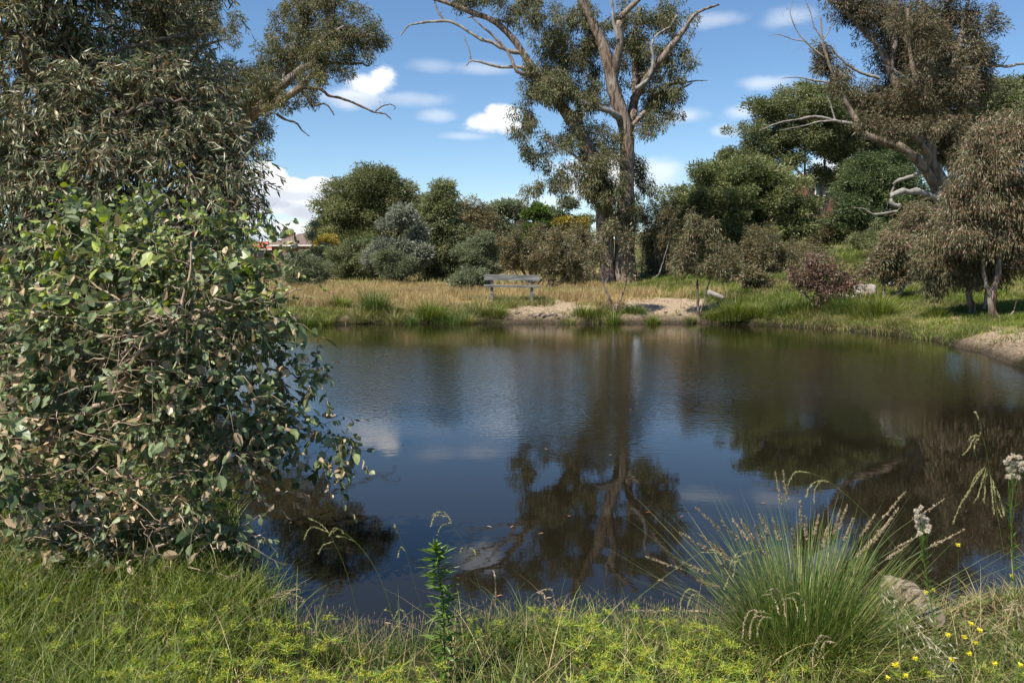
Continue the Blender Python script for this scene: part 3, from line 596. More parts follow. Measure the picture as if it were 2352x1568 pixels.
shrub('dusky scrub under the curved dead limb', 44, (2075,640), [(2060,545,50,40),(2110,520,50,50),(2080,590,55,36),(2030,590,40,30)], 'olive', 36000, n=170, stems=6, bark='bark_pale')
shrub('reddish shrub beside the spreading gum trunk', 32, (2105,662), [(2110,500,50,40),(2080,540,45,40),(2130,560,50,45),(2090,590,45,40),(2150,520,45,45)], 'gum_red', 30000, .34, .13, .035, n=170, stems=4, bark='bark', droop=.9)

# --- saplings on the water's edge
SP = "saplings along the water's edge"
def sapling(label, D, base, limbs, lobes, leaf, nl, n, bark='bark', L=.12, W=.045, rc=.22, droop=.6):
    return tree('sapling', label, D, base, lobes, leaf, int(nl*.8), rc*.7, L, W, limbs, 0, bark, upn=0.0, bare=.25, flat=1.3, n=int(n*1.6), droop=droop, cat='sapling', group=SP, rk=.006, maxr=.02, bias=1.6)
Dw = 28.6
sapling('forked brown sapling in front of the twin-trunked gum', Dw, (1413,738), [([(1413,741),(1410,710),(1398,680),(1385,650),(1378,600)],4,1.6),([(1414,712),(1428,680),(1440,640),(1442,580)],3,1.2)],
        [(1378,580,22,34),(1440,560,24,40),(1400,530,26,24),(1360,620,14,20),(1452,620,14,26)], 'gum_brown', 2600, 60)
sapling('slim pale sapling at the right end of the dirt bank', Dw, (1603,738), [([(1604,742),(1603,700),(1602,650),(1600,600),(1598,560)],3.6,1.6),([(1606,725),(1618,690),(1628,650),(1640,600)],2.4,1)],
        [(1595,540,34,26),(1570,580,34,34),(1640,570,34,40),(1612,615,56,22),(1590,500,18,22),(1660,625,24,22),(1630,520,22,18),(1555,610,20,22)], 'gum_brown', 9500, 240, 'bark_pale', .13, .03, rc=.17, droop=1.0)
sapling('leaning sapling with pinkish red leaves at the bank', 27.2, (1883,752), [([(1884,755),(1872,720),(1862,690),(1840,668),(1822,652)],3.5,1.2),([(1884,752),(1910,735),(1918,700),(1912,660)],3.5,1.4),([(1862,690),(1850,680),(1830,675)],2,1)],
        [(1890,618,55,16),(1945,645,40,16),(1870,650,42,14),(1915,668,60,13),(1835,636,30,14),(1962,688,26,9),(1900,690,40,8),(1860,600,26,10)], 'pinkish', 7500, 200, 'bark_pale', .11, .045)
sapling('thin reddish sapling with a double pale trunk on the grass slope', 27.5, (2030,705), [([(2032,708),(2030,680),(2028,650),(2018,615),(2000,590)],6,2),([(2044,712),(2050,690),(2075,660),(2085,620),(2080,580)],7,2)],
        [(2030,600,40,30),(2060,570,45,36),(2000,620,24,18),(2080,610,34,34),(2060,640,30,16)], 'gum_red', 12000, 120, 'bark_pale', .13, .035, droop=.9)
# --- drooping gums at the right edge, close to the water
DR = 'drooping gums at the right edge'
tree('drooping_gum_tree', 'drooping reddish-leaved gum with flaking trunk at the right-hand shore', 22.5, (2292,775),
     [(2300,330,80,60),(2345,300,60,50),(2270,400,85,60),(2340,400,70,70),(2250,470,80,55),(2320,490,80,60),(2350,560,50,60),(2280,560,70,45),(2220,540,50,40),(2390,450,70,90),(2400,600,50,60)],
     'gum_red', 62000, .17, .13, .026, [([(2292,782),(2282,730),(2278,690),(2290,640),(2300,560),(2310,450),(2330,350)],11,4),([(2280,690),(2262,640),(2250,560),(2240,480)],6,2),([(2300,770),(2325,720),(2335,690)],3,1)], 0, bark='bark', n=1500, upn=0, gap=.31, flat=1.6, droop=1.5, group=DR, rk=.008, maxr=.03)
tree('drooping_gum_tree', 'shorter drooping gum beside it, its leaves sweeping down to the slope', 23.5, (2243,735),
     [(2190,520,50,40),(2160,570,50,40),(2210,580,60,45),(2130,600,36,34),(2170,630,40,34),(2230,620,50,40),(2150,660,26,22),(2280,620,50,36)],
     'gum_brown', 26000, .16, .13, .024, [([(2240,738),(2228,690),(2225,640),(2215,580),(2190,530)],9,3),([(2250,738),(2262,700),(2268,640),(2270,590)],5,2)], 0, bark='bark', n=750, upn=0, flat=1.6, droop=1.6, group=DR, rk=.008, maxr=.03)

# --- near gum at the left: long leaves
Dn = 8.6
b = at(40, 1100, Dn); b = np.array([b[0], b[1], gzz(b[0], b[1])])
t = thing('weeping_gum_tree', b, 'weeping gum with long grey-green leaves filling the upper left', 'tree')
wd = MB(); lf = MB(); nodes = []; rads = []
for pts, r0, r1 in [
  ([(40,1150),(42,900),(38,650),(60,520),(70,380),(110,220),(150,80),(170,-60)], 22, 9),
  ([(60,1150,.3),(70,900,.3),(75,720,.3),(62,600,.2),(50,500,.2),(20,300,.3),(0,120,.4)], 14, 6),
  ([(60,520),(180,470,-.3),(330,440,-.6),(450,400,-.6),(540,380,-.5)], 8, 3),
  ([(70,380),(200,300,-.4),(340,240,-.6),(460,230,-.4)], 8, 3),
  ([(110,220),(240,130,-.2),(370,90,0),(450,80,.2)], 7, 3),
  ([(38,650),(150,620,-.6),(300,560,-.9),(420,520,-.9),(520,500,-.6)], 7, 2.5),
  ([(60,560),(150,520,.6),(290,480,1.2),(420,430,1.2)], 7, 3),
  ([(110,260),(60,150,-.8),(40,60,-1.2)], 7, 3),
  ([(110,220),(220,180,.8),(330,150,1.4),(400,200,1.6)], 7, 3),
  ([(30,620),(-80,560,-.4),(-200,520,-.4)], 7, 3)]:
    q = [at(p[0], p[1], Dn+(p[2] if len(p) > 2 else 0)) for p in pts]
    P, rr = limb(wd, q, r0*pm(Dn), r1*pm(Dn), jit=.012, tint=.5)
    nodes.append(P); rads.append(rr)
LW = lobe_world([(60,60,160,110,0,130),(230,60,150,110,.3,130),(380,60,90,90,.6,100),(80,230,170,110,-.4,130),(250,220,150,100,-.3,130),(400,200,110,90,.2,110),
   (60,400,150,100,-.5,120),(220,380,150,100,-.6,120),(380,350,130,90,-.4,110),(490,330,60,80,-.2,70),(470,430,90,90,-.5,80),(330,490,140,80,-.6,100),(150,520,150,80,-.2,110),
   (470,550,75,85,-.4,60),(360,600,110,80,-.3,80),(250,620,120,90,0,90),(80,640,130,100,.5,110),(500,480,50,70,-.4,50),(-120,300,120,250,0,120),(160,760,140,90,.5,90),(400,700,80,70,0,60),(530,400,35,50,-.2,50),
   (60,820,130,120,.8,90),(300,780,120,80,.8,80),(450,250,70,60,0,60),(200,-90,300,80,0,150)], Dn)
P, O = clump_points(LW, 1750, 2.0); P, O = gaps(P, O, .45, .33)
dirs = grow(wd, np.vstack(nodes), np.concatenate(rads), P, rt=.003, rk=.010, maxr=.03, jit=.07)
I = np.repeat(np.arange(len(P)), 5)
pp = P[I]+R.normal(size=(len(I),3))*.05
sprays(lf, wd, pp, dirs[I]*.5+O[I]*.4+R.normal(size=(len(I),3))*.6+np.array([0,0,-.25]), .30, 12, .125, .026, 'lance6', droop=.4, leafdroop=.5)
wd.build('trunk', M['bark_dark'], t, smooth=True, origin=b); lf.build('crown', M['neargum'], t, origin=b)

# --- the round-leaved bush in the left foreground
Db = 5.0
b = at(60, 1330, 4.6); b = np.array([b[0], b[1], gzz(b[0], b[1])])
t = thing('round_leaved_bush', b, 'tangled round-leaved gum bush with dry twigs at the lower left', 'bush')
wd = MB(); lf = MB(); nodes = []; rads = []
for pts, r0, r1 in [
  ([(70,1360,-.3),(75,1200,-.3),(62,1080,-.3),(20,1000,-.3),(-40,930,-.2)], 20, 12),
  ([(66,1090,-.3),(110,1030,-.2),(150,960,0),(190,880,.1),(230,780,.2),(240,650,.2),(250,520,.2)], 14, 4),
  ([(110,1030,-.2),(180,960,-.4),(260,900,-.5),(310,820,-.6),(380,760,-.6),(420,700,-.6),(440,560,-.4)], 9, 3),
  ([(275,880,-.5),(290,800,-.6),(300,760,-.6),(270,690,-.5),(200,640,-.3)], 6, 2),
  ([(240,960,.2),(340,880,.3),(390,820,.3),(470,720,.2),(520,600,.2),(535,500,.2)], 7, 2.5),
  ([(150,980,0),(120,850,.1),(90,720,.2),(110,560,.2)], 8, 3),
  ([(300,1020,-.3),(400,960,-.2),(500,920,0),(560,880,.1),(620,850,.1),(700,870,.1),(745,865,.1)], 6, 1.6),
  ([(200,1010,-.2),(360,1000,-.1),(520,985,0),(610,965,.1),(700,985,.1),(770,1030,.1),(810,1020,.1)], 6, 1.6),
  ([(110,1110,-.4),(220,1075,-.5),(320,1100,-.5),(420,1060,-.4),(510,1020,-.3),(560,990,-.3)], 4, 1.5),
  ([(90,1290,-.4),(180,1260,-.5),(280,1275,-.5),(370,1250,-.5),(420,1225,-.4),(500,1235,-.4)], 7, 2),
  ([(375,1240,-.5),(370,1170,-.5),(350,1130,-.5),(300,1090,-.5)], 4, 1.6),
  ([(490,1215,-.4),(530,1170,-.4),(575,1120,-.3),(590,1060,-.3),(570,1020,-.3)], 3, 1.2),
  ([(500,1135,-.2),(560,1150,-.2),(610,1135,-.2),(680,1128,-.2),(712,1145,-.2)], 2.2, 1.0),
  ([(560,1145,-.2),(620,1165,-.2),(665,1190,-.2),(672,1230,-.2)], 2.2, .9),
  ([(60,1240,-.4),(150,1200,-.5),(260,1220,-.5)], 5, 3),
  ([(430,720,-.4),(560,700,-.3),(620,690,-.2),(690,665,-.1)], 4, 1.3),
  ([(620,690,-.2),(645,640,-.2),(655,600,-.2)], 1.8, .9),
  ([(30,1330,-.5),(180,1330,-.6),(290,1330,-.6)], 4, 2)]:
    q = [at(p[0], p[1], Db+(p[2] if len(p) > 2 else 0)*.8+.12) for p in pts]
    P, rr = limb(wd, q, r0*pm(Db)*.82, r1*pm(Db)*.9, jit=.009, sides=7, n=int(max(10, len(pts)*5)))
    nodes.append(P); rads.append(rr)
lobes_b = [(200,540,90,80,.2,80),(330,560,100,100,.1,80),(470,540,80,90,.1,70),(530,620,60,90,.1,60),(120,640,90,90,.1,80),(250,680,130,110,-.1,90),(420,700,130,110,-.2,90),(560,740,75,110,0,70),
  (60,780,110,120,0,90),(200,830,130,110,-.1,90),(370,850,130,110,-.2,90),(520,880,90,100,-.1,80),(610,830,40,60,.1,40),(60,950,110,120,0,90),(-30,1130,90,120,-.1,70),(20,1010,60,80,-.5,40),(220,990,130,100,0,90),(380,1000,120,90,-.2,80),(520,1020,80,80,-.1,60),
  (590,1000,50,60,0,50),(120,1130,120,70,-.2,70),(280,1150,100,60,-.3,60),(440,1140,70,60,-.3,60),(530,1225,50,30,-.3,35),(150,1270,150,40,-.3,50),(90,1345,90,34,-.5,40),(220,1360,50,26,-.5,30),(655,600,28,30,0,20),(650,560,12,30,0,14),(360,1270,60,26,-.3,40),
  (610,640,35,30,0,30),(640,700,35,40,0,30),(690,860,50,28,.1,26),(730,880,30,24,.1,20),(700,930,24,40,.1,20),(650,960,45,40,.1,30),(740,1000,45,28,.1,24),(790,1030,40,26,.1,22),(760,1055,28,26,.1,20),(660,1040,20,22,.1,20)]
LB = lobe_world(lobes_b, Db)
P, O = clump_points(LB, 1050, 2.0, .10); P, O = gaps(P, O, .26, .31)
dirs = grow(wd, np.vstack(nodes), np.concatenate(rads), P, rt=.0022, rk=.010, maxr=.012, jit=.08, sides=4)
def tint_b(pos, u, r, I):
    # young shoots at the top are yellow-green, shaded lower leaves die off tan
    hgt = np.clip((pos[:,2]-.6)/1.6, 0, 1)
    t = r*.62
    young = (hgt > .68) & (R.random(len(r)) < .55) & (u > .4)
    t = np.where(young, .62+r*.12, t)
    deadp = R.random(len(r)) < (.34-.28*hgt)
    return np.where(deadp, .84+.16*r, t)
I = np.repeat(np.arange(len(P)), R.integers(1,3,len(P))+(R.random(len(P))<.25))
zr = R.random(len(I))
for msk, LL, WW, tpl, kk_ in ((zr < .12, .115, .075, 'round', 4), ((zr >= .12) & (zr < .5), .084, .054, 'round', 7), (zr >= .5, .056, .032, 'round', 11)):
    J = I[msk]; sprays(lf, wd, P[J]+R.normal(size=(len(J),3))*.03, dirs[J]*.7+O[J]*.45+R.normal(size=(len(J),3))*.5+np.array([0,0,.15]), .23, kk_, LL, WW, tpl, droop=.2, leafdroop=.45, tw=.0022, tintf=tint_b)
# dry dead twigs tangled through the lower half
k_ = 620; st_ = np.vstack(nodes); st_ = st_[st_[:,2] < 1.7]; st_ = st_[st_[:,0] < -1.75]; s0 = st_[R.integers(0,len(st_),k_)]+R.normal(size=(k_,3))*np.array([.10,.08,.10]); dv_ = R.normal(size=(k_,3))*np.array([1,.5,.45]); dv_ = nrm(dv_)*(.12+.35*R.random((k_,1)))
sg = np.linspace(0,1,6)[None,:,None]; pt_ = s0[:,None]+dv_[:,None]*sg+R.normal(size=(k_,6,3))*.012*sg; pt_[...,2] = np.maximum(pt_[...,2], .12)
tubes(wd, pt_, (.0034*(1-.75*sg[...,0]))*(.4+R.random((k_,1))), 4)
wd.build('branches', M['twig'], t, smooth=True, origin=b); lf.build('foliage', M['bush'], t, origin=b)

# ------------------------------------------------------------------ solid things
def box(mb, c, s, rot=None, bev=0.0, tint=.5):
    c = np.asarray(c, float); h = np.asarray(s, float)/2
    bm = __import__('bmesh').new(); __import__('bmesh').ops.create_cube(bm, size=1)
    for v in bm.verts: v.co = Vector((v.co.x*h[0]*2, v.co.y*h[1]*2, v.co.z*h[2]*2))
    if bev: __import__('bmesh').ops.bevel(bm, geom=list(bm.edges), offset=bev, segments=2, affect='EDGES', profile=.6)
    if rot is not None:
        for v in bm.verts: v.co = rot @ v.co
    bm.verts.ensure_lookup_table()
    V = np.array([list(v.co) for v in bm.verts])+c
    for k in (3,4,5,6,8,12):
        fs = [[v.index for v in f.verts] for f in bm.faces if len(f.verts) == k]
        if fs:
            n0 = mb.n; mb.v.append(V) if not mb.__dict__.get('_cur') is V else None
            if mb.__dict__.get('_cur') is not V:
                mb._cur = V; mb._base = n0; mb.t.append(np.full(len(V), tint)); mb.c.append(np.full(len(V), .5)); mb.n += len(V)
            mb.f.append((np.array(fs)+mb._base).ravel()); mb.cnt.append(np.full(len(fs), k))
    bm.free()
def simple(name, col, rough=.7, spec=.3): return noise_mat(name, [(.3, tuple(c*.8 for c in col)), (.7, tuple(min(1,c*1.15) for c in col))], (6,6,6), 6, rough, 0, spec=spec)

# bench facing the pond
Dbn = 30.6
bl = at(1112, 640, Dbn); br = at(1240, 640, Dbn); cx = (bl[0]+br[0])/2; wdt = br[0]-bl[0]; zb = gzz(cx, Dbn)
kz = pm(Dbn)
ztop = at(1176, 631, Dbn)[2]; zrail = at(1176, 644, Dbn)[2]; zseat = at(1176, 657, Dbn)[2]
t = thing('park_bench', (cx, Dbn, zb), 'weathered grey timber bench on the dry far bank', 'bench')
rt_ = Matrix.Rotation(math.radians(.9), 3, 'Y')
def part(name, c, s, bev=.008, rot=None, m_='woodgrey'):
    mb = MB(); box(mb, np.array(c)-0, s, rot, bev); return mb.build(name, M[m_], t, origin=(cx, Dbn, zb))
part('backrest', (cx, Dbn+.02, (ztop+zrail)/2), (wdt, .055, ztop-zrail), rot=rt_)
part('seat', (cx, Dbn-.24, zseat), (wdt, .40, .075), rot=rt_)
for xx in (1130, 1221):
    X = at(xx, 650, Dbn)[0]
    part('leg', (X, Dbn+.085, (ztop-.03+zb-.1)/2), (.10, .075, ztop-.03-zb+.1))
    part('leg', (X, Dbn-.33, (zseat-.04+zb-.1)/2), (.10, .08, zseat-.04-zb+.1))
    part('bracket', (X, Dbn-.14, zseat-.085), (.09, .37, .09))

# little posts in the paddock behind
def post(px, py_top, py_bot, D, w, label, m_='woodgrey', cap=False):
    a = at(px, py_top, D); g = gzz(a[0], a[1]); h = max(.35, (py_bot-py_top)*pm(D))
    o = thing('fence_post', (a[0], a[1], g), label, 'post', 'short posts in the paddock')
    mb = MB(); box(mb, (a[0], a[1], g+h/2-.05), (w, w, h+.1), None, .01); mb.build('shaft', M[m_], o, origin=(a[0],a[1],g))
    mb = MB(); box(mb, (a[0], a[1], g+h+.012), (w*1.25, w*1.25, .03), None, .006); mb.build('cap', M['deadwood'], o, origin=(a[0],a[1],g))
post(1161, 613, 630, 52, .10, 'short pale post behind the left half of the bench')
post(1180, 611, 630, 56, .09, 'short white post behind the middle of the bench', 'deadwood')
post(1222, 628, 645, 44, .12, 'stubby white marker post behind the right half of the bench', 'fluff')
post(1240, 610, 628, 58, .09, 'short dark post right of the bench', 'bark_dark')
post(1657, 621, 640, 40, .05, 'thin stake in the long grass by the dome-shaped tree')

# rocks
def rock(px, py, D, sx, sy, sz, label, grp=None, seed=0, name='boulder', cat='boulder', m_='rock', z=None):
    import bmesh
    from mathutils import noise
    a = at(px, py, D); g = gzz(a[0], a[1]) if z is None else z
    bm = bmesh.new(); bmesh.ops.create_icosphere(bm, subdivisions=4, radius=1)
    for v in bm.verts:
        c = v.co.copy(); c2 = Vector((c.x+seed*3.1, c.y, c.z))
        f = 1+.28*noise.noise(c2*1.3)+.10*noise.noise(c2*3.5)+.04*noise.noise(c2*9)
        q = Vector((max(-.8, min(.8, c.x)), max(-.8, min(.8, c.y)), max(-.75, min(.75, c.z))))*1.1
        v.co = Vector((q.x*f*sx, q.y*f*sy, q.z*f*sz))
    me = bpy.data.meshes.new(name); bm.to_mesh(me); bm.free(); me.materials.append(M[m_])
    for p_ in me.polygons: p_.use_smooth = True
    o = bpy.data.objects.new(name, me); C.objects.link(o); o.location = (a[0], a[1], g+sz*.35)
    o.rotation_euler[2] = seed*1.3
    tag(o, label, cat, grp); return o
rock(1985,680,29,.40,.4,.34,'rounded grey boulder right of the pinkish sapling', seed=1)
rock(1935,690,28.5,.62,.35,.2,'flat pale boulder behind the pinkish sapling', seed=2)
rock(2068,668,31,.7,.4,.16,'long low rock on the slope behind the double-trunked sapling', seed=3)
rock(2105,650,33,.6,.4,.18,'upper rock ledge half hidden by drooping leaves', seed=4)
rock(1798,526,64,1.1,.8,.7,'pale rock on the sunny slope beside the round gum', seed=5)
rock(772,676,33,.3,.25,.14,'small pale stone in the dry grass on the left', seed=6)
rock(2330,630,34,1.2,.5,.12,'pale flat slab glimpsed between the right-hand trunks', seed=8)
for i in range(22):
    px = [1190,1204,1216,1228,1238,1250,1262,1272,1284,1296,1310,1222,1244,1268,1175,1160,1500,1530,1560,2140,2155,2170][i]
    s = .035+.07*R.random()**2
    rock(px+R.normal()*5, 736-4*R.random() if px < 2000 else 778, (28.5 if px < 2000 else 23.7)+.45*R.random(), s*1.4, s, s*.8, 'small muddy stone at the waterline of the bank', 'stones at the waterline', seed=10+i, name='stone', cat='stone', m_='mud')

# fallen logs
def log(pts, r0, r1, label, m_='deadwood', name='fallen_log', stubs=0):
    base = pts[0]; o = thing(name, base, label, 'log')
    mb = MB(); P, rr = limb(mb, pts, r0, r1, jit=r0*.06, sides=14, n=34, gnarl=.12)
    mb.build('log_wood', M[m_], o, smooth=True, origin=base)
    for q, n_, r in ((P[0], P[0]-P[1], rr[0]), (P[-1], P[-1]-P[-2], rr[-1])):
        n_ = nrm(n_); A = nrm(np.cross(n_, [0,0,1.])); B = np.cross(n_, A); th = np.arange(14)/14*2*math.pi
        V = np.vstack([q+n_*r*.12, q+r*(np.cos(th)[:,None]*A+np.sin(th)[:,None]*B)])
        mb = MB(); mb.add(V, [(0,i+1,(i+1)%14+1) for i in range(14)])
        mb.build('cut_end', M['bark'], o, origin=base)
def gp(px, py, D, dz=0): a = at(px, py, D); return np.array([a[0], a[1], gzz(a[0], a[1])+dz])
log([gp(1628,700,31,.22), gp(1642,700,30.6,.2), gp(1662,702,30.2,.08)], .10, .075, 'short grey fallen log on the green bank behind the slim pale sapling')
M['stump'] = noise_mat('weathered_log', [(.35,(.10,.07,.05)),(.47,(.25,.19,.14)),(.6,(.36,.29,.22)),(.7,(.44,.37,.29))], (14,30,30), 10, .9, 1.0, dist=.6)
q0 = at(2040,1345,4.5); q1 = at(2100,1370,4.3); q2 = at(2148,1420,4.05)
log([q0, q1, q2], .062, .05, 'pale weathered log end poking out behind the big grass tussock', 'stump')

# houses
def house(x, y, w, d, h, rh, wallm, roofm, label, rot=0, chimney=False, garage=None, over=.5, name='house', flat=False, lift=0.0, wins=()):
    g = gzz(x, y)+lift; o = thing(name, (x, y, g), label, 'house'); 
    def L(mb): return np.array
    mb = MB(); box(mb, (0,0,h/2-1), (w,d,h+2)); wl = mb.build('wall', wallm, o)
    e = over; mb = MB()
    if flat:
        box(mb, (0,0,h+.2), (w+2*e, d+2*e, .34), Matrix.Rotation(math.radians(3),3,'Y'), .02)
    else:
        rl = max(.5, (w-d)/2)
        V = [(-w/2-e,-d/2-e,h),(w/2+e,-d/2-e,h),(w/2+e,d/2+e,h),(-w/2-e,d/2+e,h),(-rl,0,h+rh),(rl,0,h+rh)]
        V += [(a_,b_,c_-.12) for a_,b_,c_ in V[:4]]
        mb.add(V, [(0,1,5,4),(2,3,4,5),(0,1,7,6),(1,2,8,7),(2,3,9,8),(3,0,6,9),(6,7,8,9)]); mb.add(np.array(V)[[1,2,5,3,0,4]], [(0,1,2),(3,4,5)])
    rf = mb.build('roof', roofm, o)
    if chimney:
        mb = MB(); box(mb, (-w*.3, 0, h+rh*.85), (1.1,.7,.7), None, .02); mb.build('chimney', M['brickd'], rf)
    for i, (wx, wz, ww, wh, mt_) in enumerate(wins):
        mb = MB(); box(mb, (wx, -d/2-.03, wz), (ww+.2,.08,wh+.2), None, .01); f = mb.build('window' if mt_ != 'white' else 'garage_door', M['white' if mt_ != 'white' else 'brickd'], o)
        mb = MB(); box(mb, (wx, -d/2-.06, wz), (ww,.06,wh)); mb.build('pane' if mt_ != 'white' else 'door_leaf', M[mt_], f)
    mb = MB(); box(mb, (0,-d/2-e-.05,h-.06), (w+2*e,.12,.14), None, .01); mb.build('gutter', M['white'], o)
    o.rotation_euler[2] = rot; return o
M['brickd'] = noise_mat('brick_wall', [(.3,(.12,.05,.035)),(.7,(.22,.10,.065))], (8,8,25), 6, .9)
M['brickr'] = simple('roof_tile_brown', (.17,.12,.105), .9)
M['tile_red'] = simple('roof_tile_red', (.36,.11,.06), .9)
M['white'] = simple('white_paint', (.72,.71,.68), .6)
M['glass'] = simple('window_glass', (.03,.035,.04), .1, .6)
M['cream'] = simple('cream_render', (.55,.45,.32), .8)
a = at(700, 600, 92); house(a[0], 92, 5.2, 7, 2.1, 1.35, M['brickd'], M['brickr'], 'brown hip-roofed brick house with white garage door at the left skyline', chimney=True, lift=-.1, wins=((-.9,.75,1.1,1.1,'white'),(1.0,1.1,.9,.9,'glass')))
a = at(605, 600, 96); house(a[0], 96, 3.2, 4, 1.9, .9, M['brickd'], M['tile_red'], 'orange-tiled roof of a house peeping through the left thicket', lift=-.2, wins=((.5,1.0,1.0,.9,'glass'),))
a = at(1225, 590, 88); house(a[0], 88, 5.5, 6, 2.4, 1.1, M['cream'], M['brickr'], 'small cream house hidden in shrubs behind the bench', lift=-.2, wins=((0,1.2,1.2,1.0,'glass'),))
a = at(1905, 470, 88); house(a[0]-.3, 88, 5.6, 6, 2.6, 0, M['brickd'], M['white'], 'brick house with flat white-edged roof up on the right hillside', flat=True, lift=.9, wins=((-1.6,1.5,1.3,1.3,'glass'),(.2,1.5,1.3,1.3,'glass'),(1.9,1.5,1.0,1.3,'glass')))
# blue car roof glimpsed under the shrubs
a = at(822, 634, 62); g = gzz(a[0], a[1])
o = thing('parked_car', (a[0], a[1], g), 'blue car glimpsed beneath the low olive shrub', 'car')
M['blue'] = simple('blue_paint', (.05,.10,.42), .25, .6); M['rubber'] = simple('tyre_rubber', (.02,.02,.02), .8)
sec = [(-2.1,.35),(-2.05,.75),(-1.3,.9),(-.75,1.32),(.7,1.36),(1.25,.95),(2.0,.82),(2.1,.4)]
mb = MB(); n_ = len(sec)
V = np.array([(x_,-.82 if z_ < 1 else -.66,z_) for x_,z_ in sec]+[(x_,.82 if z_ < 1 else .66,z_) for x_,z_ in sec])
mb.add(V, [(i,i+1,n_+i+1,n_+i) for i in range(n_-1)]+[(n_-1,0,n_,2*n_-1)])
mb.add(V, [list(range(n_))[::-1], list(range(n_,2*n_))]); mb.build('body', M['blue'], o)
mb = MB(); box(mb, (0,0,1.1), (1.7,1.5,.3), None, .05); mb.build('window', M['glass'], o)
for x_ in (-1.3,1.3):
    for y_ in (-.78,.78):
        mb = MB(); th = np.linspace(0,2*math.pi,20); tubes(mb, np.array([[(x_,y_-.1,.32),(x_,y_,.32),(x_,y_+.1,.32)]]), np.array([[.32,.32,.32]]), 16); mb.build('wheel', M['rubber'], o)

# ------------------------------------------------------------------ grasses
def blades(mb, base, h, w, lean=.35, curl=.5, seg=3, tint=None, clump=.5, dirs=None):
    n = len(base); az = R.random(n)*2*math.pi
    d = np.stack([np.cos(az), np.sin(az), np.zeros(n)], -1) if dirs is None else dirs
    h = np.broadcast_to(h, (n,))*(.55+.8*R.random(n)); ln = np.abs(R.normal(size=n))*lean
    s = np.linspace(0,1,seg+1)
    cur = curl*(.3+R.random(n))
    horiz = (ln[:,None]*s+cur[:,None]*s**2.3*.9)*h[:,None]
    vert = (s-.35*cur[:,None]*s**3*1.0)*h[:,None]
    P = base[:,None,:]+d[:,None,:]*horiz[...,None]; P[...,2] += vert
    sd = np.stack([-d[:,1], d[:,0], np.zeros(n)], -1)
    rot = R.normal(size=(n,1))*.7; sd = nrm(sd+d*rot)
    wv = (w*(.6+.7*R.random(n)))[:,None]*(1-s**1.6)*.5
    A = P+sd[:,None,:]*wv[...,None]; B = P-sd[:,None,:]*wv[...,None]
    A = A[:,:-1]; B = B[:,:-1]
    V = np.concatenate([A, B, P[:,-1:]], 1); k = 2*seg+1
    f = []
    for i in range(seg-1): f += [(i, seg+i, seg+i+1), (i, seg+i+1, i+1)]
    f += [(seg-1, 2*seg-1, 2*seg)]
    F_ = (np.arange(n)[:,None,None]*k+np.array(f)[None]).reshape(-1,3)
    t = R.random(n) if tint is None else np.broadcast_to(tint, (n,)); c = np.broadcast_to(clump, (n,))
    mb.add(V.reshape(-1,3), F_, np.repeat(t,k), np.repeat(c,k))
    return P
def scatter(n, x0, x1, y0, y1, keep):
    x = R.uniform(x0, x1, n); y = R.uniform(y0, y1, n); m_ = keep(x, y); x = x[m_]; y = y[m_]
    return np.stack([x, y, gz(x, y)-.01], -1)
# far bank dry grass, tufted; sampled denser toward the camera
def tufts(pts, k, spread):
    I = np.repeat(np.arange(len(pts)), k); p_ = pts[I]+R.normal(size=(len(I),3))*np.array([spread,spread,0]); p_[:,2] = gz(p_[:,0], p_[:,1])-.01; return p_, I
def bank_keep(x, y):
    return (pond_sd(x,y) > .12) & (R.random(len(x)) > dirt_mask(x,y)*1.02) & (R.random(len(x)) < .35+1.1*vnoise(x,y,1.3))
base = scatter(21000, -13, 24, 26.5, 44, bank_keep)
p_, I = tufts(base, 9, .07)
gm_ = green_mask(p_[:,0], p_[:,1]); isg = R.random(len(p_)) < gm_*.8
far = (p_[:,1] > 38)
mb = MB(); q = p_[~isg]; blades(mb, q, .10+.34*vnoise(q[:,0],q[:,1],.8)**1.6, .015, .35, .5, 2, np.clip(R.random(len(q))*.8+.2*vnoise(q[:,0],q[:,1],3),0,1), vnoise(q[:,0],q[:,1],2.1))
tag(mb.build('dry_grass', M['grass_dry']), 'pale dry grass covering the far bank', 'grass', kind='stuff')
mb = MB(); q = p_[isg]; blades(mb, q, .20*(.5+vnoise(q[:,0],q[:,1],1.7)), .016, .35, .5, 2, R.random(len(q))*.75, vnoise(q[:,0],q[:,1],2.1))
q2 = scatter(26000, 8, 16.5, 18, 30, lambda x, y: (pond_sd(x,y) > .1) & (R.random(len(x)) > dirt_mask(x,y)*.95)); q2,_ = tufts(q2, 3, .05)
blades(mb, q2, .07+.2*vnoise(q2[:,0],q2[:,1],.8)**1.5, .012, .35, .5, 2, np.clip(R.random(len(q2))*.7+.6*(vnoise(q2[:,0]+4,q2[:,1],1.7)-.4),0,1), vnoise(q2[:,0],q2[:,1],.9))
q3 = scatter(70000, 5, 24, 28, 48, lambda x, y: (pond_sd(x,y) > .1) & (R.random(len(x)) > dirt_mask(x,y)*.98)); blades(mb, q3, .12+.3*vnoise(q3[:,0],q3[:,1],1.1)**2, .022, .35, .5, 2, np.clip(R.random(len(q3))*.7+.7*(vnoise(q3[:,0]+4,q3[:,1],2.4)-.45),0,1), vnoise(q3[:,0],q3[:,1],1.6))
tag(mb.build('green_grass', M['grass_green']), 'lush green grass on the right-hand bank', 'grass', kind='stuff')
mb = MB(); q = scatter(90000, -28, 45, 42, 110, lambda x, y: R.random(len(x)) < .3+vnoise(x,y,4))
gq = green_mask(q[:,0], q[:,1]); blades(mb, q, .28, .05, .3, .4, 2, np.clip(R.random(len(q))*.5+.5-.5*gq+.0,0,1), vnoise(q[:,0],q[:,1],5))
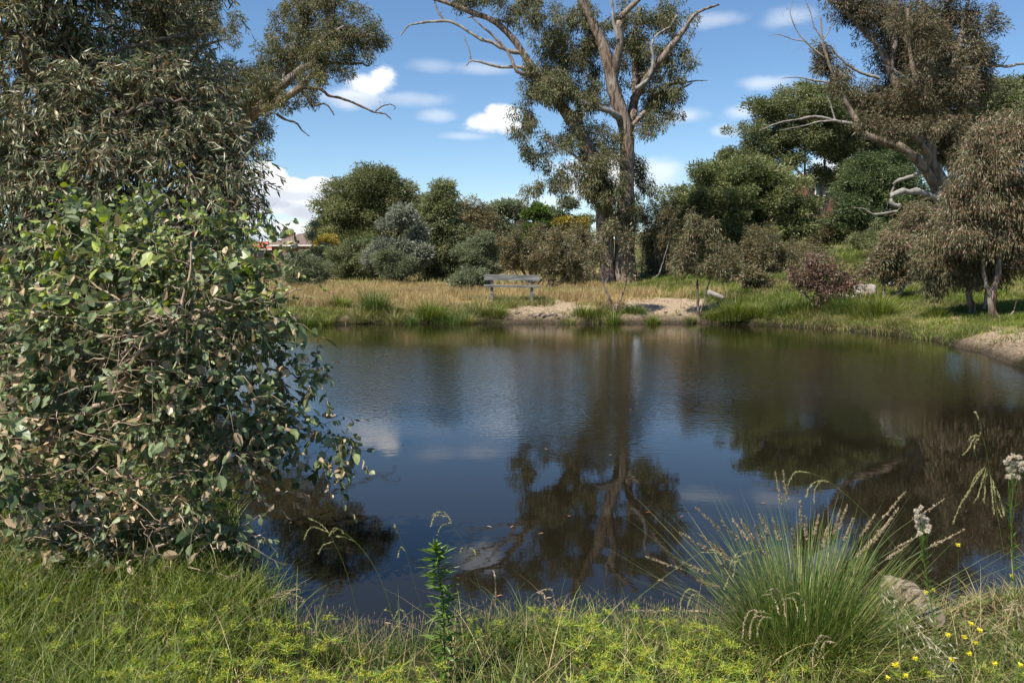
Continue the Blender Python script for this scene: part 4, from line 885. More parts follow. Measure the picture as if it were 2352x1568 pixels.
tag(mb.build('paddock_grass', M['grass_mix']), 'rough paddock grass running back from the far bank', 'grass', kind='stuff')
# rushes at the waterline, each clump a thing
RG = 'rush clumps along the waterline'
def rush(px, D, w, h, n, label, m_='reed', py=742, name='rush_clump', grp=RG):
    a = at(px, py, D); g = max(gzz(a[0], a[1]), 0)-.02
    mb = MB(); n = int(n*.62); w = w*1.15; b_ = np.array([a[0], a[1], g])+R.normal(size=(n,3))*np.array([w*.30, w*.2, 0]); az = (b_-np.array([a[0],a[1],g])); d = nrm(az+R.normal(size=(n,3))*np.array([.05,.05,0])*w)
    d[:,2] = 0
    hv = h*np.clip(1.15-1.1*np.abs(b_[:,0]-a[0])/w+R.normal(size=n)*.18, .25, 1.3); blades(mb, b_, hv, .013 if D > 15 else .006, .38, .45, 3, R.random(n), np.clip(.5+R.normal(size=n)*.25,0,1), dirs=nrm(d))
    o = mb.build(name, M[m_], None, origin=(a[0],a[1],g)); tag(o, label, 'rushes', grp); return o
# tufts round the bench legs
q = scatter(900, cx-1.4, cx+1.5, 29.7, 31.6, lambda x, y: R.random(len(x)) < .9); q,_ = tufts(q, 6, .06)
mb = MB(); blades(mb, q, .24, .013, .35, .5, 3, R.random(len(q)), vnoise(q[:,0],q[:,1],.5)); tag(mb.build('bench_grass', M['grass_mix']), 'dry and green grass tufts around the bench legs', 'grass', kind='stuff')
for px in (655,700,742,822,905,945,1050,1075,1305,1410,1500):
    rush(px, (onz(px, 746)[1] if px > 800 else onz(px, 750)[1])+.55, .35+.25*R.random(), .28+.25*R.random(), 520, 'small green tuft among those dotted along the far waterline left and right of the bench', R.choice(['reed','grass_green','grass_mix']), name='grass_tuft', grp='small tufts along the far waterline')
# leaf litter on the bare ground
q = scatter(42000, -6, 17, 14, 33, lambda x, y: (dirt_mask(x,y) > .3) & (pond_sd(x,y) > .05) & (R.random(len(x)) < .1+1.2*vnoise(x,y,.7)))
mb = MB(); q[:,2] += .018; d_ = R.normal(size=q.shape); d_[:,2] *= .25; add_leaves(mb, q, d_, .07*(.5+R.random(len(q))), .025, 'lance', R.random(len(q)), R.random(len(q)), up=.5)
M['litter'] = leaf_mat('leaf_litter', [(0,(.06,.04,.028)),(.5,(.17,.11,.075)),(1,(.40,.30,.21))], trans=0)
tag(mb.build('leaf_litter', M['litter']), 'dry leaf litter scattered on the bare dirt', 'litter', kind='stuff')
# fringe hanging over the far waterline
mb = MB(); q = scatter(90000, -13, 17, 18, 31.5, lambda x, y: (np.abs(pond_sd(x,y)-.42) < .46) & (R.random(len(x)) > dirt_mask(x,y)*.9) & (R.random(len(x)) < .2+1.1*vnoise(x,y,.8)))
q,_ = tufts(q, 5, .05); q[:,2] = np.maximum(q[:,2], 0); blades(mb, q, .06+.30*vnoise(q[:,0],q[:,1],.6)**1.4, .014, .5, .8, 2, np.clip(R.random(len(q))*.6+.5*vnoise(q[:,0]+5,q[:,1],1.6)-.1,0,1), vnoise(q[:,0],q[:,1],.9))
tag(mb.build('shore_grass', M['grass_mix']), 'ragged grass hanging over the waterline of the far bank', 'grass', kind='stuff')
# orange-tipped tall grass plumes along the crest of the far bank
mb = MB(); q = scatter(6500, -13, 8, 28.9, 34.5, lambda x, y: (vnoise(x,y,.9) > .56) & (dirt_mask(x,y) < .2) & ~((x > -1.3) & (x < 1.4) & (y > 30.1) & (y < 31.0)))
q, _ = tufts(q, 7, .10); blades(mb, q, .42, .014, .25, .35, 3, .3+R.random(len(q))*.5, .35+.3*vnoise(q[:,0],q[:,1],1))
tag(mb.build('tall_dry_grass', M['grass_dry']), 'taller tawny grass plumes along the crest of the far bank', 'grass', kind='stuff')

for px, D, w, h, n, lab, m_ in [
  (860,28.9,.9,.75,1500,'broad dark rush clump at the left of the far waterline','reed'),(985,28.7,.75,.60,1500,'bright green rush clump left of the bench','grass_green'),(1018,28.5,.5,.5,900,'brown-tinged rush clump touching the bright one','reed'),
  (780,29.2,.75,.38,1500,'low leafy green clump at the far left waterline','grass_green'),(1100,28.8,.9,.40,1200,'untidy green clump below the bench','grass_mix'),(1140,28.8,.8,.45,1100,'grass clump at the left edge of the bare dirt','grass_green'),
  (1165,29.6,.5,.45,600,'dry tuft hanging over the bare dirt','grass_mix'),(1340,28.6,.6,.42,1000,'green clump right of the muddy stones','grass_green'),(1375,28.8,.55,.30,800,'low weeds at the foot of the forked sapling','grass_mix'),(1460,28.8,.5,.32,800,'low weeds between forked sapling and sandy patch','reed'),
  (1585,28.3,.35,.25,350,'small tuft left of the slim pale sapling','grass_green'),(1632,28.3,.6,.28,800,'weedy green clump right of the slim pale sapling','grass_green'),
  (1688,27.9,.75,.72,2200,'tall dark-based rush clump by the fallen log','grass_green'),(1745,27.9,1.0,.35,1600,'yellow-green sedge carpet right of the tall rush clump','grass_green'),(1797,27.7,.6,.5,1300,'medium rush clump mid right shore','reed'),(1850,27.4,.8,.40,1500,'grassy clump left of the pinkish sapling','grass_green'),
  (1935,26.6,.8,.62,1900,'dark rush clump right of the pinkish sapling','reed'),(1985,25.9,.7,.55,1500,'feathery rush clump further along the right shore','grass_green'),(2018,25.2,.6,.65,1700,'tall rush clump on the right shore','grass_green'),(2148,23.6,.4,.38,800,'isolated tuft at the right-hand waterline','grass_green')]:
    s_ = onz(px, {860:741,2148:784,2018:769,1985:765,1935:760}.get(px, 745))
    rush(px, min(D, 99), w, h, n, lab, m_)

# ------------------------------------------------------------------ foreground grass (left, middle, right)
def fg_keep(x, y): return (pond_sd(x, y) > -.06)
q = scatter(95000, -4.2, 3.6, 1.7, 6.0, lambda x, y: fg_keep(x, y) & (R.random(len(x)) < -.05+1.25*vnoise(x,y,.22)*(.5+vnoise(x+3,y,.8))))
mb = MB(); t_ = np.clip(R.random(len(q))**1.3, 0, 1)
hh = .08+.16*vnoise(q[:,0],q[:,1],.6)-.02*sstep(.3,2,q[:,0])+.06*(1-sstep(-2,-.6,q[:,0]))
blades(mb, q, hh*(.6+.9*R.random(len(q))**2), .0052, .5, .8, 4, t_, np.clip(vnoise(q[:,0],q[:,1],.35)*1.2-.05,0,1))
q = scatter(14000, -4.2, -1.2, 2.4, 7.5, lambda x, y: fg_keep(x,y)); blades(mb, q, .26, .006, .4, .6, 4, R.random(len(q))*.7, .4)
q = scatter(9000, -8, -2.6, 6, 18, lambda x, y: fg_keep(x,y)); blades(mb, q, .3, .010, .4, .6, 3, R.random(len(q))*.9, .4)
tag(mb.build('foreground_grass', M['grass_green']), 'fresh green grass on the near bank', 'grass', kind='stuff')
mb = MB(); q = scatter(22000, -4.2, 3.8, 1.8, 5.2, lambda x, y: fg_keep(x,y) & (R.random(len(x)) < .35+.6*sstep(.6,2,x)))
blades(mb, q, .10+.14*R.random(len(q))**2, .0034, 1.1, .7, 4, R.random(len(q)), R.random(len(q)))
tag(mb.build('dry_straw', M['grass_dry']), 'dry straw lying through the near grass', 'straw', kind='stuff')
# taller loose grass standing above the rest
mb = MB(); q = scatter(2600, -4.2, 3.4, 2.2, 5.6, lambda x, y: fg_keep(x,y) & (vnoise(x+2,y,.7) > .45) & (R.random(len(x)) < .35+.65*(1-sstep(-1.6,-.4,x))))
blades(mb, q, .27, .0058, .45, .6, 6, R.random(len(q)), R.random(len(q)))
tag(mb.build('tall_grass', M['grass_green']), 'taller loose grass blades on the near bank', 'grass', kind='stuff')
# small broad-leaved weeds through the grass
mb = MB(); q = scatter(1500, -4.2, 3.6, 1.8, 5.0, lambda x, y: fg_keep(x,y) & (vnoise(x+7,y,.5) > .5)); k = 7; I = np.repeat(np.arange(len(q)), k)
ph = q[I]+R.normal(size=(len(I),3))*np.array([.018,.018,0]); ph[:,2] += .02+.08*R.random(len(I)); d_ = R.normal(size=ph.shape); d_[:,2] = abs(d_[:,2])*.5
M['lowweed'] = leaf_mat('low_weed_leaf', [(0,(.05,.09,.02)),(.6,(.11,.16,.04)),(1,(.22,.20,.07))])
add_leaves(mb, ph, d_, .018+.022*R.random(len(I)), .012, 'round', R.random(len(I)), R.random(len(I)), up=.3)
tag(mb.build('low_weeds', M['lowweed']), 'small broad-leaved weeds among the near grass', 'weeds', kind='stuff')
# thin upright spikes at the near waterline
mb = MB(); q = scatter(26000, -2.2, 2.2, 3.6, 5.6, lambda x, y: (np.abs(pond_sd(x,y)) < .32) & (R.random(len(x)) < .15+vnoise(x,y,.4)))
P_ = blades(mb, q, .17, .0032, .16, .12, 3, R.random(len(q))*.85, .45)
tag(mb.build('spike_rush', M['reed']), 'fine upright spike rush along the near waterline', 'rush', kind='stuff')
mb = MB(); tip = P_[::2,-1]; tubes(mb, np.stack([tip-np.array([0,0,.018]), tip-np.array([0,0,.006]), tip+np.array([0,0,.006])],1), np.array([[.0008,.0018,.0004]]), 3)
tag(mb.build('rush_tips', M['seed']), 'brown seed tips on the fine spike rush', 'seed heads', kind='stuff')
# yellow-green starburst sedge
mb = MB(); hd = MB()
cl = np.vstack([scatter(760, -1.6, 1.0, 2.1, 3.9, lambda x,y: vnoise(x+3,y,.6) > .35), scatter(160, -3.2, -1.2, 2.4, 4.2, lambda x,y: fg_keep(x,y)), scatter(60, 1.0, 2.6, 2.3, 3.3, lambda x,y: fg_keep(x,y))])
hs = .09+.10*R.random(len(cl)); top = cl.copy(); top[:,2] += hs; top[:,:2] += R.normal(size=(len(cl),2))*.03
tubes(mb, np.stack([cl,(cl+top)/2+R.normal(size=cl.shape)*.006,top],1), np.array([[.0014,.0012,.001]]), 3, .3)
k = 7; I = np.repeat(np.arange(len(cl)), k); dr = R.normal(size=(len(I),3)); dr[:,2] = np.abs(dr[:,2])*.35+.05
add_leaves(mb, top[I], dr, .055*(.5+R.random(len(I))), .0045, 'lance', R.random(len(I))*.5)
k = 42; I = np.repeat(np.arange(len(cl)), k); dr = R.normal(size=(len(I),3)); dr[:,2] += .7
ct = R.normal(size=(len(I),3))*.011; ct[:,2] = np.abs(ct[:,2])*.8
add_leaves(mb, top[I]+ct, dr, .013, .0042, 'lance', .5+.5*R.random(len(I)))
tag(mb.build('sedge', M['sedge']), 'yellow-green sedge with starburst flower heads on the near bank', 'sedge', kind='stuff')

# --- big tussock
Dt = 3.75
c0 = at(1845, 1470, Dt); zg = max(gzz(c0[0], c0[1]), .02); c0 = np.array([c0[0], c0[1], zg-.03])
t = thing('grass_tussock', c0, 'big green grass tussock with brown seed spikes at the lower right', 'tussock')
mb = MB(); n = 1700; az = R.random(n)*2*math.pi; rr = np.sqrt(R.random(n))*.17
b_ = c0+np.stack([np.cos(az)*rr*1.25, np.sin(az)*rr, np.zeros(n)],-1)
az2 = az+R.normal(size=n)*.35; d = np.stack([np.cos(az2), np.sin(az2), np.zeros(n)],-1)
blades(mb, b_, .54, .0048, .48, .22, 6, np.clip(R.random(n)**.8,0,1), np.clip(.6+R.normal(size=n)*.2,0,1), dirs=d)
d2 = R.random(500)*2*math.pi; b2 = c0+np.stack([np.cos(d2)*.2, np.sin(d2)*.17, np.zeros(500)],-1)
blades(mb, b2, .34, .004, .9, .8, 5, .8+.2*R.random(500), .5, dirs=np.stack([np.cos(d2),np.sin(d2),np.zeros(500)],-1))
mb.build('blades', M['reed'], t, origin=c0)
tips = [(1562,1222),(1600,1165),(1683,1192),(1656,1195),(1485,1278),(1570,1290),(1780,1085),(1798,1080),(1838,1150),(1700,1190),(1745,1180),(1735,1205),(1775,1190),(1850,1185),(1880,1180),(1930,1170),(1946,1160),(2008,1182),(2048,1190),(2078,1130),(2065,1165),(2115,1225),(2085,1250),(1640,1255),(1650,1290),(1605,1225),(1960,1190),(1820,1215),(2000,1240),(2170,1145),(2215,1215),(1600,1330),(1440,1400),(1560,1400),(1900,1210),(1725,1230),(2030,1215)]
for i, (tx, ty) in enumerate(tips):
    e = at(tx, ty, Dt+R.normal()*.12); s_ = c0+np.array([(e[0]-c0[0])*.18, R.normal()*.05, 0])
    mid = s_*.45+e*.55; mid[2] += .05+.05*abs(e[0]-c0[0]); mid[0] -= (e[0]-c0[0])*.10
    mb = MB(); P, rr_ = limb(mb, [s_, mid, e], .0016, .0009, sides=4, n=14, gnarl=0)
    st = mb.build('seed_stalk', M['reed'], t, origin=c0)
    mb = MB(); seg = P[-4:]; tt = R.random(110); ii = np.minimum((tt*3).astype(int),2); fr = (tt*3-ii)[:,None]
    pos = seg[ii]*(1-fr)+seg[ii+1]*fr; tg = nrm(seg[ii+1]-seg[ii])
    add_leaves(mb, pos, tg+R.normal(size=(110,3))*.45, .016*(1.1-.5*tt), .0052, 'lance', R.random(110))
    mb.build('seed_head', M['seed'], st, origin=c0)

# --- single seed-grass stems
def seed_grass(label, D, stem, racs, r=.0016, bot=None, mm='raceme'):
    """stem: P polyline from the ground up; racs: list of (root, mid, tip) in P"""
    q = [at(x_, y_, D) for x_, y_ in stem]; base = q[0].copy(); g = gzz(base[0], base[1]); base[2] = g
    if q[0][2] > g+.01: q = [base]+q
    t = thing('seed_grass', base, label, 'grass stem', 'tall seeding grass stems on the near bank')
    mb = MB(); limb(mb, q, r, r*.5, sides=5, n=40, gnarl=0, tint=.4); mb.build('stem', M['reed'], t, origin=base)
    for rc_ in racs:
        pts = [at(x_, y_, D+R.normal()*.015) for x_, y_ in rc_]
        P = spline(pts, 26); mb = MB(); tubes(mb, P[None], np.full((1,26),.0011), 3, .5)
        pos = np.repeat(P[2:], 4, 0); tg = np.repeat(nrm(np.gradient(P,axis=0))[2:], 4, 0)
        add_leaves(mb, pos+R.normal(size=pos.shape)*.0012, tg*1.1+R.normal(size=pos.shape)*.38, .0075, .0042, 'lance', R.random(len(pos)))
        mb.build('raceme', M[mm], t, origin=base)
seed_grass('green seed-grass stem with three hooked racemes over the water', 3.9, [(850,1545),(843,1511),(812,1370),(789,1293),(766,1243),(757,1224)], [[(757,1224),(738,1204),(724,1196),(709,1190)],[(757,1224),(730,1212),(712,1212),(699,1236)],[(766,1243),(745,1250),(738,1258),(732,1270)]])
seed_grass('reddish arching seed-grass stem crossing the hooked green one', 3.8, [(932,1530),(923,1492),(889,1370),(862,1305),(820,1247),(782,1217)], [[(782,1217),(770,1212),(762,1220),(757,1228)],[(790,1226),(785,1218),(775,1214),(766,1222)],[(815,1243),(795,1234),(785,1232),(774,1232)]], .002)
seed_grass('fine upright seed-grass stem left of the leafy weed', 3.9, [(985,1480),(977,1427),(950,1331),(931,1266),(915,1225)], [[(931,1266),(918,1252),(915,1240),(914,1278)][:1]+[(922,1256),(917,1266),(914,1278)],[(915,1225),(911,1216),(908,1212),(906,1205)]], .0012)
seed_grass('drooping seed-grass stem above the leafy weed', 3.9, [(1118,1440),(1111,1381),(1073,1263),(1050,1222),(1038,1201)], [[(1038,1201),(1025,1180),(1010,1175),(994,1182)],[(1028,1186),(1005,1182),(995,1190),(990,1206)],[(1038,1201),(1024,1202),(1012,1210),(1005,1227)],[(1073,1263),(1062,1258),(1060,1265),(1056,1273)],[(1080,1258),(1088,1262),(1092,1270),(1094,1280)]], .0013)
seed_grass('short dry seed-grass stem at the left waterline', 4.1, [(590,1402),(602,1381),(620,1372)], [[(620,1372),(650,1358),(670,1355),(686,1352)],[(620,1372),(650,1370),(680,1378),(698,1380)],[(640,1364),(665,1362),(685,1368),(698,1378)]], .0016, mm='seed')
seed_grass('low hooked seed-grass stem under the arching one', 3.6, [(942,1510),(925,1450),(905,1420)], [[(905,1420),(895,1404),(888,1401),(884,1400)],[(905,1420),(915,1402),(925,1402),(935,1417)]], .0013)
seed_grass('brown upright seed spike right of the leafy weed', 3.8, [(1138,1450),(1136,1400),(1137,1370)], [[(1137,1390),(1138,1350),(1137,1325),(1134,1310)]], .0014, mm='seed')
seed_grass('dry looping seed-grass stem in the middle foreground', 3.7, [(1180,1490),(1190,1440),(1215,1375),(1232,1360)], [[(1232,1360),(1262,1352),(1274,1375),(1272,1402)],[(1232,1360),(1248,1362),(1252,1378),(1252,1395)]], .0013, mm='seed')
seed_grass('long bent stem reaching from the middle foreground to the tussock', 3.6, [(1330,1568),(1390,1500),(1440,1400),(1500,1345),(1560,1300),(1610,1268)], [[(1610,1268),(1640,1262),(1660,1280),(1668,1300)],[(1610,1268),(1650,1270),(1680,1290),(1700,1285)],[(1640,1272),(1650,1290),(1655,1300),(1660,1325)]], .002)
seed_grass('tallest arching stem with hanging racemes over the tussock', 3.5, [(2140,1420),(2101,1329),(2055,1253),(1970,1160),(1903,1105),(1860,1085)], [[(1860,1085),(1830,1083),(1815,1100),(1808,1127)],[(1905,1106),(1878,1104),(1858,1120),(1852,1140)],[(1905,1106),(1885,1105),(1872,1125),(1869,1155)]], .0015)
seed_grass('second arching stem lying low across the tussock', 3.3, [(2110,1480),(2097,1455),(2034,1358),(1928,1291),(1823,1261),(1740,1262),(1697,1265)], [[(1697,1265),(1680,1290),(1672,1330),(1664,1350)],[(1740,1262),(1700,1275),(1690,1290),(1684,1320)]], .0016)
seed_grass('green hanging seed head floating high at the right edge', 3.6, [(2330,1480),(2310,1300),(2280,1120),(2262,1020),(2250,1000)], [[(2250,1000),(2254,985),(2248,965),(2241,946)],[(2250,1000),(2235,1010),(2225,1030),(2213,1043)],[(2250,1005),(2240,1015),(2238,1030),(2240,1045)],[(2250,1000),(2238,1000),(2230,1005),(2226,1012)]], .0012)
seed_grass('stem with many dangling racemes beside the right-hand fluffy weed', 3.4, [(2352,1420),(2345,1290),(2300,1150),(2275,1090),(2262,1070)], [[(2262,1072),(2240,1095),(2225,1130),(2212,1150)],[(2265,1075),(2255,1110),(2245,1140),(2236,1155)],[(2268,1080),(2262,1110),(2262,1130),(2260,1150)],[(2275,1090),(2278,1120),(2280,1150),(2284,1180)],[(2280,1100),(2285,1130),(2290,1160),(2300,1185)],[(2262,1072),(2230,1120),(2205,1160),(2190,1200)],[(2290,1125),(2295,1140),(2302,1160),(2305,1180)]], .0013)
for i in range(9):
    x_ = R.uniform(1640, 2330); y_ = R.uniform(1370, 1500); s = R.choice([-1,1])
    seed_grass('curved low seed-grass stem among the tussock edge, number of its kind uncertain' if 0 else 'curved low seed-grass stem among the weeds round the big tussock', R.uniform(3.0,3.5), [(x_,y_+110),(x_+s*20,y_+20),(x_+s*60,y_-30)],
      [[(x_+s*60,y_-30),(x_+s*85,y_-35),(x_+s*100,y_-10),(x_+s*104,y_+25)],[(x_+s*50,y_-20),(x_+s*75,y_-22),(x_+s*85,y_),(x_+s*88,y_+20)]], .0013, mm='raceme' if i % 2 else 'seed')

# --- leafy weed, middle foreground
Dl = 3.45
st = [at(1024,1640,Dl), at(1021,1500,Dl), at(1018,1389,Dl), at(1005,1300,Dl), at(1000,1252,Dl)]; b0 = st[0].copy(); b0[2] = min(gzz(b0[0],b0[1]), st[0][2])
t = thing('leafy_weed', b0, 'upright leafy green weed with narrow leaves in the centre foreground', 'weed')
mb = MB(); P, _ = limb(mb, [b0]+st[1:], .0042, .002, sides=6, n=30, gnarl=0); mb.build('stem', M['grass_green'], t, origin=b0)
mb = MB(); n = 190; u = np.linspace(.15,1,n); f = u*29; i0 = np.minimum(f.astype(int),28); fr = (f-i0)[:,None]; pos = P[i0]*(1-fr)+P[i0+1]*fr
az = np.arange(n)*2.399; up_ = .25+.9*u**6
dr = np.stack([np.cos(az), np.sin(az), up_],-1)
ll = np.where(u < .9, .085-.02*u, .06*(1.25-u)*2.2); add_leaves(mb, pos, dr+R.normal(size=(n,3))*.25, ll*(.55+.95*R.random(n)), .015, 'lance6', .15+.5*R.random(n), .5, up=.6)
M['weedleaf'] = leaf_mat('weed_leaf', [(0,(.06,.11,.02)),(.6,(.13,.21,.035)),(1,(.22,.28,.06))], rough=.4)
mb.build('leaf', M['weedleaf'], t, origin=b0)

# --- fluffy seed weeds
def fluffy(label, D, stem, heads):
    q = [at(x_,y_,D) for x_,y_ in stem]; base = q[0]; g = gzz(base[0],base[1]); base = np.array([base[0],base[1],g])
    if q[0][2] > g: q = [base]+q
    t = thing('fluffy_weed', base, label, 'weed'); mb = MB(); P, _ = limb(mb, q, .0032, .0018, sides=5, n=26, gnarl=0)
    heads = [((hx-q[-1][0]*0), hy) for hx, hy in heads]; hp = []
    for hx, hy in heads:
        e = at(hx, hy, D+R.normal()*.02)+R.normal(size=3)*.004; hp.append(e); s_ = P[-1-R.integers(0,8)]; tubes(mb, np.array([[s_, s_*.5+e*.5+np.array([R.normal()*.004,0,.003]), e]]), np.array([[.0011,.0009,.0008]]), 3)
    k_ = 60; ii = R.integers(3, 22, k_); az = R.random(k_)*6.28
    add_leaves(mb, P[ii], np.stack([np.cos(az),np.sin(az),np.full(k_,.9)],-1), .045, .005, 'lance', .3); mb.build('stem', M['weedleaf'], t, origin=base)
    for e in hp:
        mb = MB()
        d = nrm(R.normal(size=(110,3))+np.array([0,0,.25])); add_leaves(mb, e+d*.002, d, .0115*(.6+.7*R.random(110)), .0026, 'lance')
        mb.build('seed_puff', M['fluff'], t, origin=base)
fluffy('white fluffy-headed weed right of the tussock', 3.4, [(2150,1480),(2138,1380),(2126,1310),(2120,1240)], [(2105,1170),(2114,1168),(2108,1185),(2118,1183),(2110,1200),(2120,1198),(2131,1190),(2112,1212),(2122,1208),(2132,1206),(2116,1220),(2128,1218),(2107,1208)])
fluffy('taller white fluffy-headed weed at the right picture edge', 3.4, [(2340,1540),(2330,1350),(2322,1200),(2328,1120)], [(2318,1050),(2330,1043),(2342,1050),(2312,1062),(2325,1062),(2338,1066),(2318,1078),(2330,1080),(2345,1078),(2312,1092),(2326,1094),(2340,1096),(2350,1060)])
# --- small yellow flowers
fl = [(1345,820),(1170,1078),(1210,1065),(1380,1320),(1290,1310),(1465,1285),(1440,1350),(1405,1410),(1310,1445),(1110,1437),(1010,1470),(1545,1465),(1685,1475),(1635,985),(960,1545),(1060,1530),(1000,1475),(1415,1250)]
for i, (fx, fy) in enumerate(fl):
    px, py = 1633.5+.4213*fx, 907.5+.4213*fy; D = 3.1 if fy > 1200 else 3.45
    e = at(px, py, D); bx = e+np.array([R.normal()*.04+.03, .05, 0]); g = gzz(bx[0],bx[1]); bx[2] = g
    t = thing('yellow_flower', bx, 'small four-petalled yellow flower on a thin stem in the right foreground', 'flower', 'small yellow flowers in the right foreground')
    mb = MB(); limb(mb, [bx, (bx*.4+e*.6)+np.array([.02,0,.02]), e], .0012, .0007, sides=4, n=12, gnarl=0); mb.build('stem', M['weedleaf'], t, origin=bx)
    mb = MB(); az = np.arange(10)*math.pi/2+R.random(); lay = np.repeat([0,.006],5)
    dr = np.stack([np.cos(az),np.sin(az)-.6,np.full(10,.5)],-1); add_leaves(mb, e+np.stack([np.zeros(10),np.zeros(10),lay],-1), dr, .011, .009, 'lance6', up=.5); mb.build('petals', M['petal'], t, origin=bx)
# --- wild oats
mb = MB(); pts = []
for i in range(120):
    x_ = 1633.5+.4213*R.uniform(930,1330); y_ = 907.5+.4213*(1100+(x_-2025)*2.1+R.normal()*60); pts.append(at(x_, y_, 3.2+R.normal()*.1))
pts = np.array(pts); dr = R.normal(size=pts.shape)*.4+np.array([.5,0,-.8]); add_leaves(mb, pts, dr, .026, .005, 'lance', R.random(len(pts)))
b0 = pts[-1].copy(); b0[2] = gzz(b0[0], b0[1])
M['husk'] = leaf_mat('oat_husk', [(0,(.45,.38,.26)),(1,(.7,.62,.48))], trans=.3)
for i in range(7): limb(mb, [b0+R.normal(size=3)*np.array([.1,.05,0]), b0+np.array([R.normal()*.05,0,.15]), pts[R.integers(0,120)]], .0014, .0007, sides=4, n=14, gnarl=0)
tag(mb.build('wild_oats', M['husk']), 'bleached wild oat husks drooping in front of the log', 'wild oats', kind='stuff')

# --- floating leaves
M['floatleaf'] = leaf_mat('fallen_leaf', [(0,(.35,.12,.06)),(.5,(.50,.24,.14)),(1,(.55,.48,.30))], trans=.1)
for i, (px, py) in enumerate([(1118,1208),(1268,1372),(1310,1186),(1249,1224),(1155,1366),(1495,1176),(1570,1184),(1216,1467),(1180,1207),(882,1430),(905,1438),(1250,1030),(930,1020),(1445,940),(1525,1332),(1405,1045),(1760,1155)]):
    w_ = onz(px, py, .004)
    mb = MB(); add_leaves(mb, np.array([[0,0,.002]]), np.array([[R.normal(),R.normal()*.3,0.]]), .045, .011, 'lance6', R.random(), up=.97)
    o = mb.build('floating_leaf', M['floatleaf']); o.location = Vector(w_); tag(o, 'small fallen leaf floating on the pond', 'leaf', 'fallen leaves floating on the pond')

# ------------------------------------------------------------------ sky, sun, camera
SUNV = np.array([-.62, -.56, 1.22]); SUNV = SUNV/np.linalg.norm(SUNV)
el = math.asin(SUNV[2]); az = math.atan2(SUNV[0], SUNV[1])
w = bpy.data.worlds.new('World'); S.world = w; w.use_nodes = True; nt = w.node_tree; nt.nodes.clear(); l = nt.links.new
sky = N_(nt, 'ShaderNodeTexSky', sky_type='NISHITA', sun_disc=False); sky.sun_elevation = el; sky.sun_rotation = az
sky.altitude = 600; sky.air_density = 1.0; sky.dust_density = .0; sky.ozone_density = 3.0
geo = N_(nt, 'ShaderNodeTexCoord'); sp = N_(nt, 'ShaderNodeSeparateXYZ'); l(geo.outputs['Generated'], sp.inputs[0])
def mth(op, a=None, b=None, c=None):
    n_ = N_(nt, 'ShaderNodeMath', operation=op)
    for i, v in enumerate((a,b,c)):
        if v is None: continue
        if isinstance(v, (int,float)): n_.inputs[i].default_value = v
        else: l(v, n_.inputs[i])
    return n_.outputs[0]
azn = mth('ARCTAN2', sp.outputs['X'], sp.outputs['Y']); eln = mth('ARCSINE', sp.outputs['Z'])
cb = N_(nt, 'ShaderNodeCombineXYZ'); l(azn, cb.inputs[0]); l(eln, cb.inputs[1])
cn = N_(nt, 'ShaderNodeTexNoise'); cn.inputs['Scale'].default_value = 19; cn.inputs['Detail'].default_value = 11; cn.inputs['Roughness'].default_value = .6
mpn = N_(nt, 'ShaderNodeMapping'); mpn.inputs['Scale'].default_value = (1,1.7,1); l(cb.outputs[0], mpn.inputs[0]); l(mpn.outputs[0], cn.inputs[0])
nse = mth('SUBTRACT', cn.outputs['Fac'], .5)
def azel(px, py):
    v = at(px, py, 10)-np.array([0,0,CAMZ]); v = v/np.linalg.norm(v); return math.atan2(v[0],v[1]), math.asin(v[2])
def blob(px, py, rx, ry, soft, amp, str_):
    A, E = azel(px, py); s = N_(nt, 'ShaderNodeVectorMath', operation='SUBTRACT'); l(cb.outputs[0], s.inputs[0]); s.inputs[1].default_value = (A,E,0)
    m_ = N_(nt, 'ShaderNodeVectorMath', operation='MULTIPLY'); l(s.outputs[0], m_.inputs[0]); m_.inputs[1].default_value = (FPX/rx, FPX/ry, 0)
    ln = N_(nt, 'ShaderNodeVectorMath', operation='LENGTH'); l(m_.outputs[0], ln.inputs[0])
    v = mth('MULTIPLY_ADD', nse, amp, ln.outputs['Value'])
    mr = N_(nt, 'ShaderNodeMapRange', interpolation_type='SMOOTHSTEP'); mr.inputs['From Min'].default_value = 1+soft*.35; mr.inputs['From Max'].default_value = 1-soft; mr.inputs['To Max'].default_value = str_
    l(v, mr.inputs[0]); return mr.outputs[0]
clouds = [(600,440,75,62,.12,2.2,1),(680,455,85,52,.12,2.2,1),(728,425,42,28,.12,2.0,1),(560,410,50,38,.12,2.0,1),(640,545,190,60,.6,1.6,.85),
 (880,178,36,30,.6,2.6,1),(850,200,60,30,.6,2.6,.9),(820,222,80,24,.7,2.2,.75),(930,228,100,18,.8,1.5,.35),(1152,266,40,26,.5,2.4,1),(1115,284,50,24,.5,2.4,.95),(1165,290,40,18,.5,2.2,.9),(1075,312,60,9,.8,1.5,.35),(1008,265,48,15,.8,1.5,.4),(1115,158,65,16,.8,1.5,.35),
 (1380,410,110,60,.5,1.8,.9),(1520,400,55,45,.7,1.8,.6),(1570,265,58,17,.8,1.5,.5),(1665,300,32,14,.8,1.5,.4),(1705,258,48,18,.8,1.5,.5),(1760,190,58,17,.8,1.5,.5),(1640,45,75,16,.9,1.6,.35),(1810,40,60,22,.9,1.8,.35),
 (1250,465,120,22,.8,1.8,.4),(1960,400,90,60,.6,1.6,.9),(990,150,50,15,.9,1.6,.25),(700,600,500,22,.9,1.2,.5),(1100,-120,60,40,.6,2,.6),(300,-200,200,90,.6,2,.8),(2000,-150,170,60,.6,2,.7)]
mask = None
for c_ in clouds:
    b_ = blob(*c_); mask = b_ if mask is None else mth('MAXIMUM', mask, b_)
grey = None
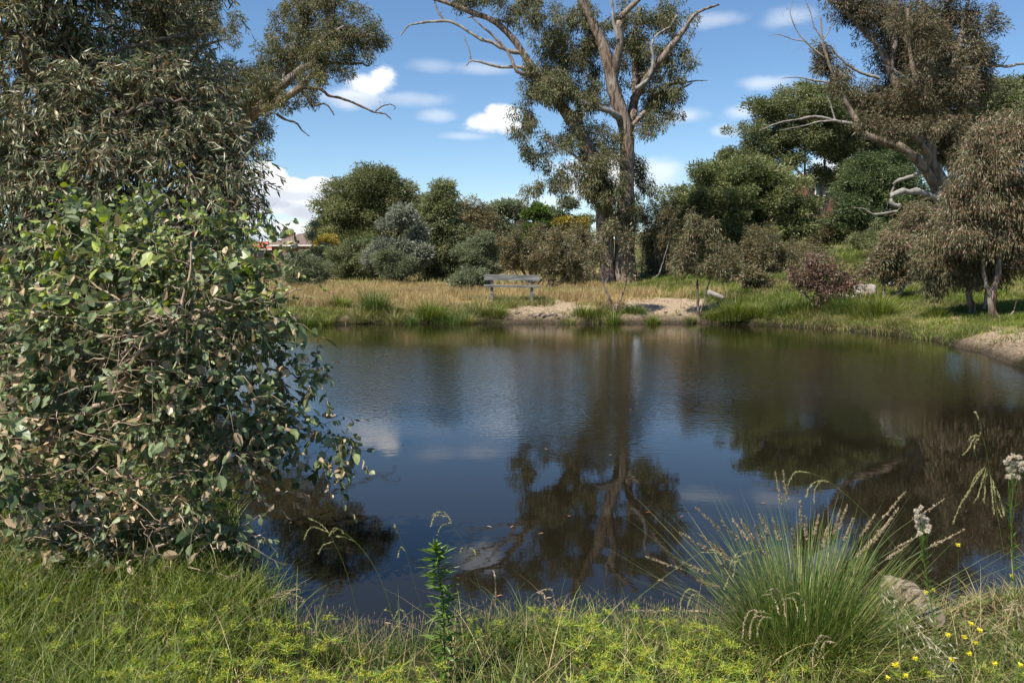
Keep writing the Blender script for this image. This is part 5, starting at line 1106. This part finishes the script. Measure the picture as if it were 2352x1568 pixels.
for c_ in [(590,470,75,24,.7,3.4,.85),(650,450,60,16,.7,3.4,.6),(720,450,40,14,.7,3.4,.6),(690,490,80,22,.9,2.4,.8),(640,545,190,12,.9,2,.75),(580,435,35,20,.9,2,.5),(1120,305,60,14,.9,1.6,.55),(860,235,120,18,.9,1.6,.5),(1540,430,60,30,.9,1.6,.4),(640,500,140,14,.9,2,.5)]:
    b_ = blob(*c_); grey = b_ if grey is None else mth('MAXIMUM', grey, b_)
hs = N_(nt,'ShaderNodeHueSaturation'); hs.inputs['Saturation'].default_value = 1.12; hs.inputs['Value'].default_value = 1.1; l(sky.outputs[0], hs.inputs['Color'])
cc = N_(nt, 'ShaderNodeMixRGB'); l(grey, cc.inputs[0]); cc.inputs[1].default_value = (8.6,8.8,9.1,1); cc.inputs[2].default_value = (4.6,5.1,6.0,1)
bb = N_(nt, 'ShaderNodeMixRGB'); l(mask, bb.inputs[0]); l(hs.outputs[0], bb.inputs[1]); l(cc.outputs[0], bb.inputs[2])
bg = N_(nt, 'ShaderNodeBackground'); bg.inputs['Strength'].default_value = .082; l(bb.outputs[0], bg.inputs[0])
wo = N_(nt, 'ShaderNodeOutputWorld'); l(bg.outputs[0], wo.inputs[0])
sd = bpy.data.lights.new('sun', 'SUN'); sd.energy = 5.0; sd.angle = math.radians(.5); sd.color = (1,.935,.82)
so = bpy.data.objects.new('sun', sd); C.objects.link(so); so.rotation_euler = Vector(SUNV).to_track_quat('Z','Y').to_euler(); so.location = (-20,-10,30)
cam = bpy.data.cameras.new('camera'); co = bpy.data.objects.new('camera', cam); C.objects.link(co)
cam.sensor_width = 36; cam.lens = 36*FPX/2352; cam.clip_end = 3000; cam.clip_start = .05
co.location = (0,0,CAMZ); co.rotation_euler = (math.pi/2-PITCH, 0, 0); S.camera = co
S.view_settings.view_transform = 'Standard'; S.view_settings.look = 'None'; S.view_settings.exposure = .68; S.view_settings.gamma = 1
S.cycles.max_bounces = 5; S.cycles.diffuse_bounces = 3; S.cycles.glossy_bounces = 3; S.cycles.transmission_bounces = 3; S.cycles.caustics_reflective = False; S.cycles.caustics_refractive = False
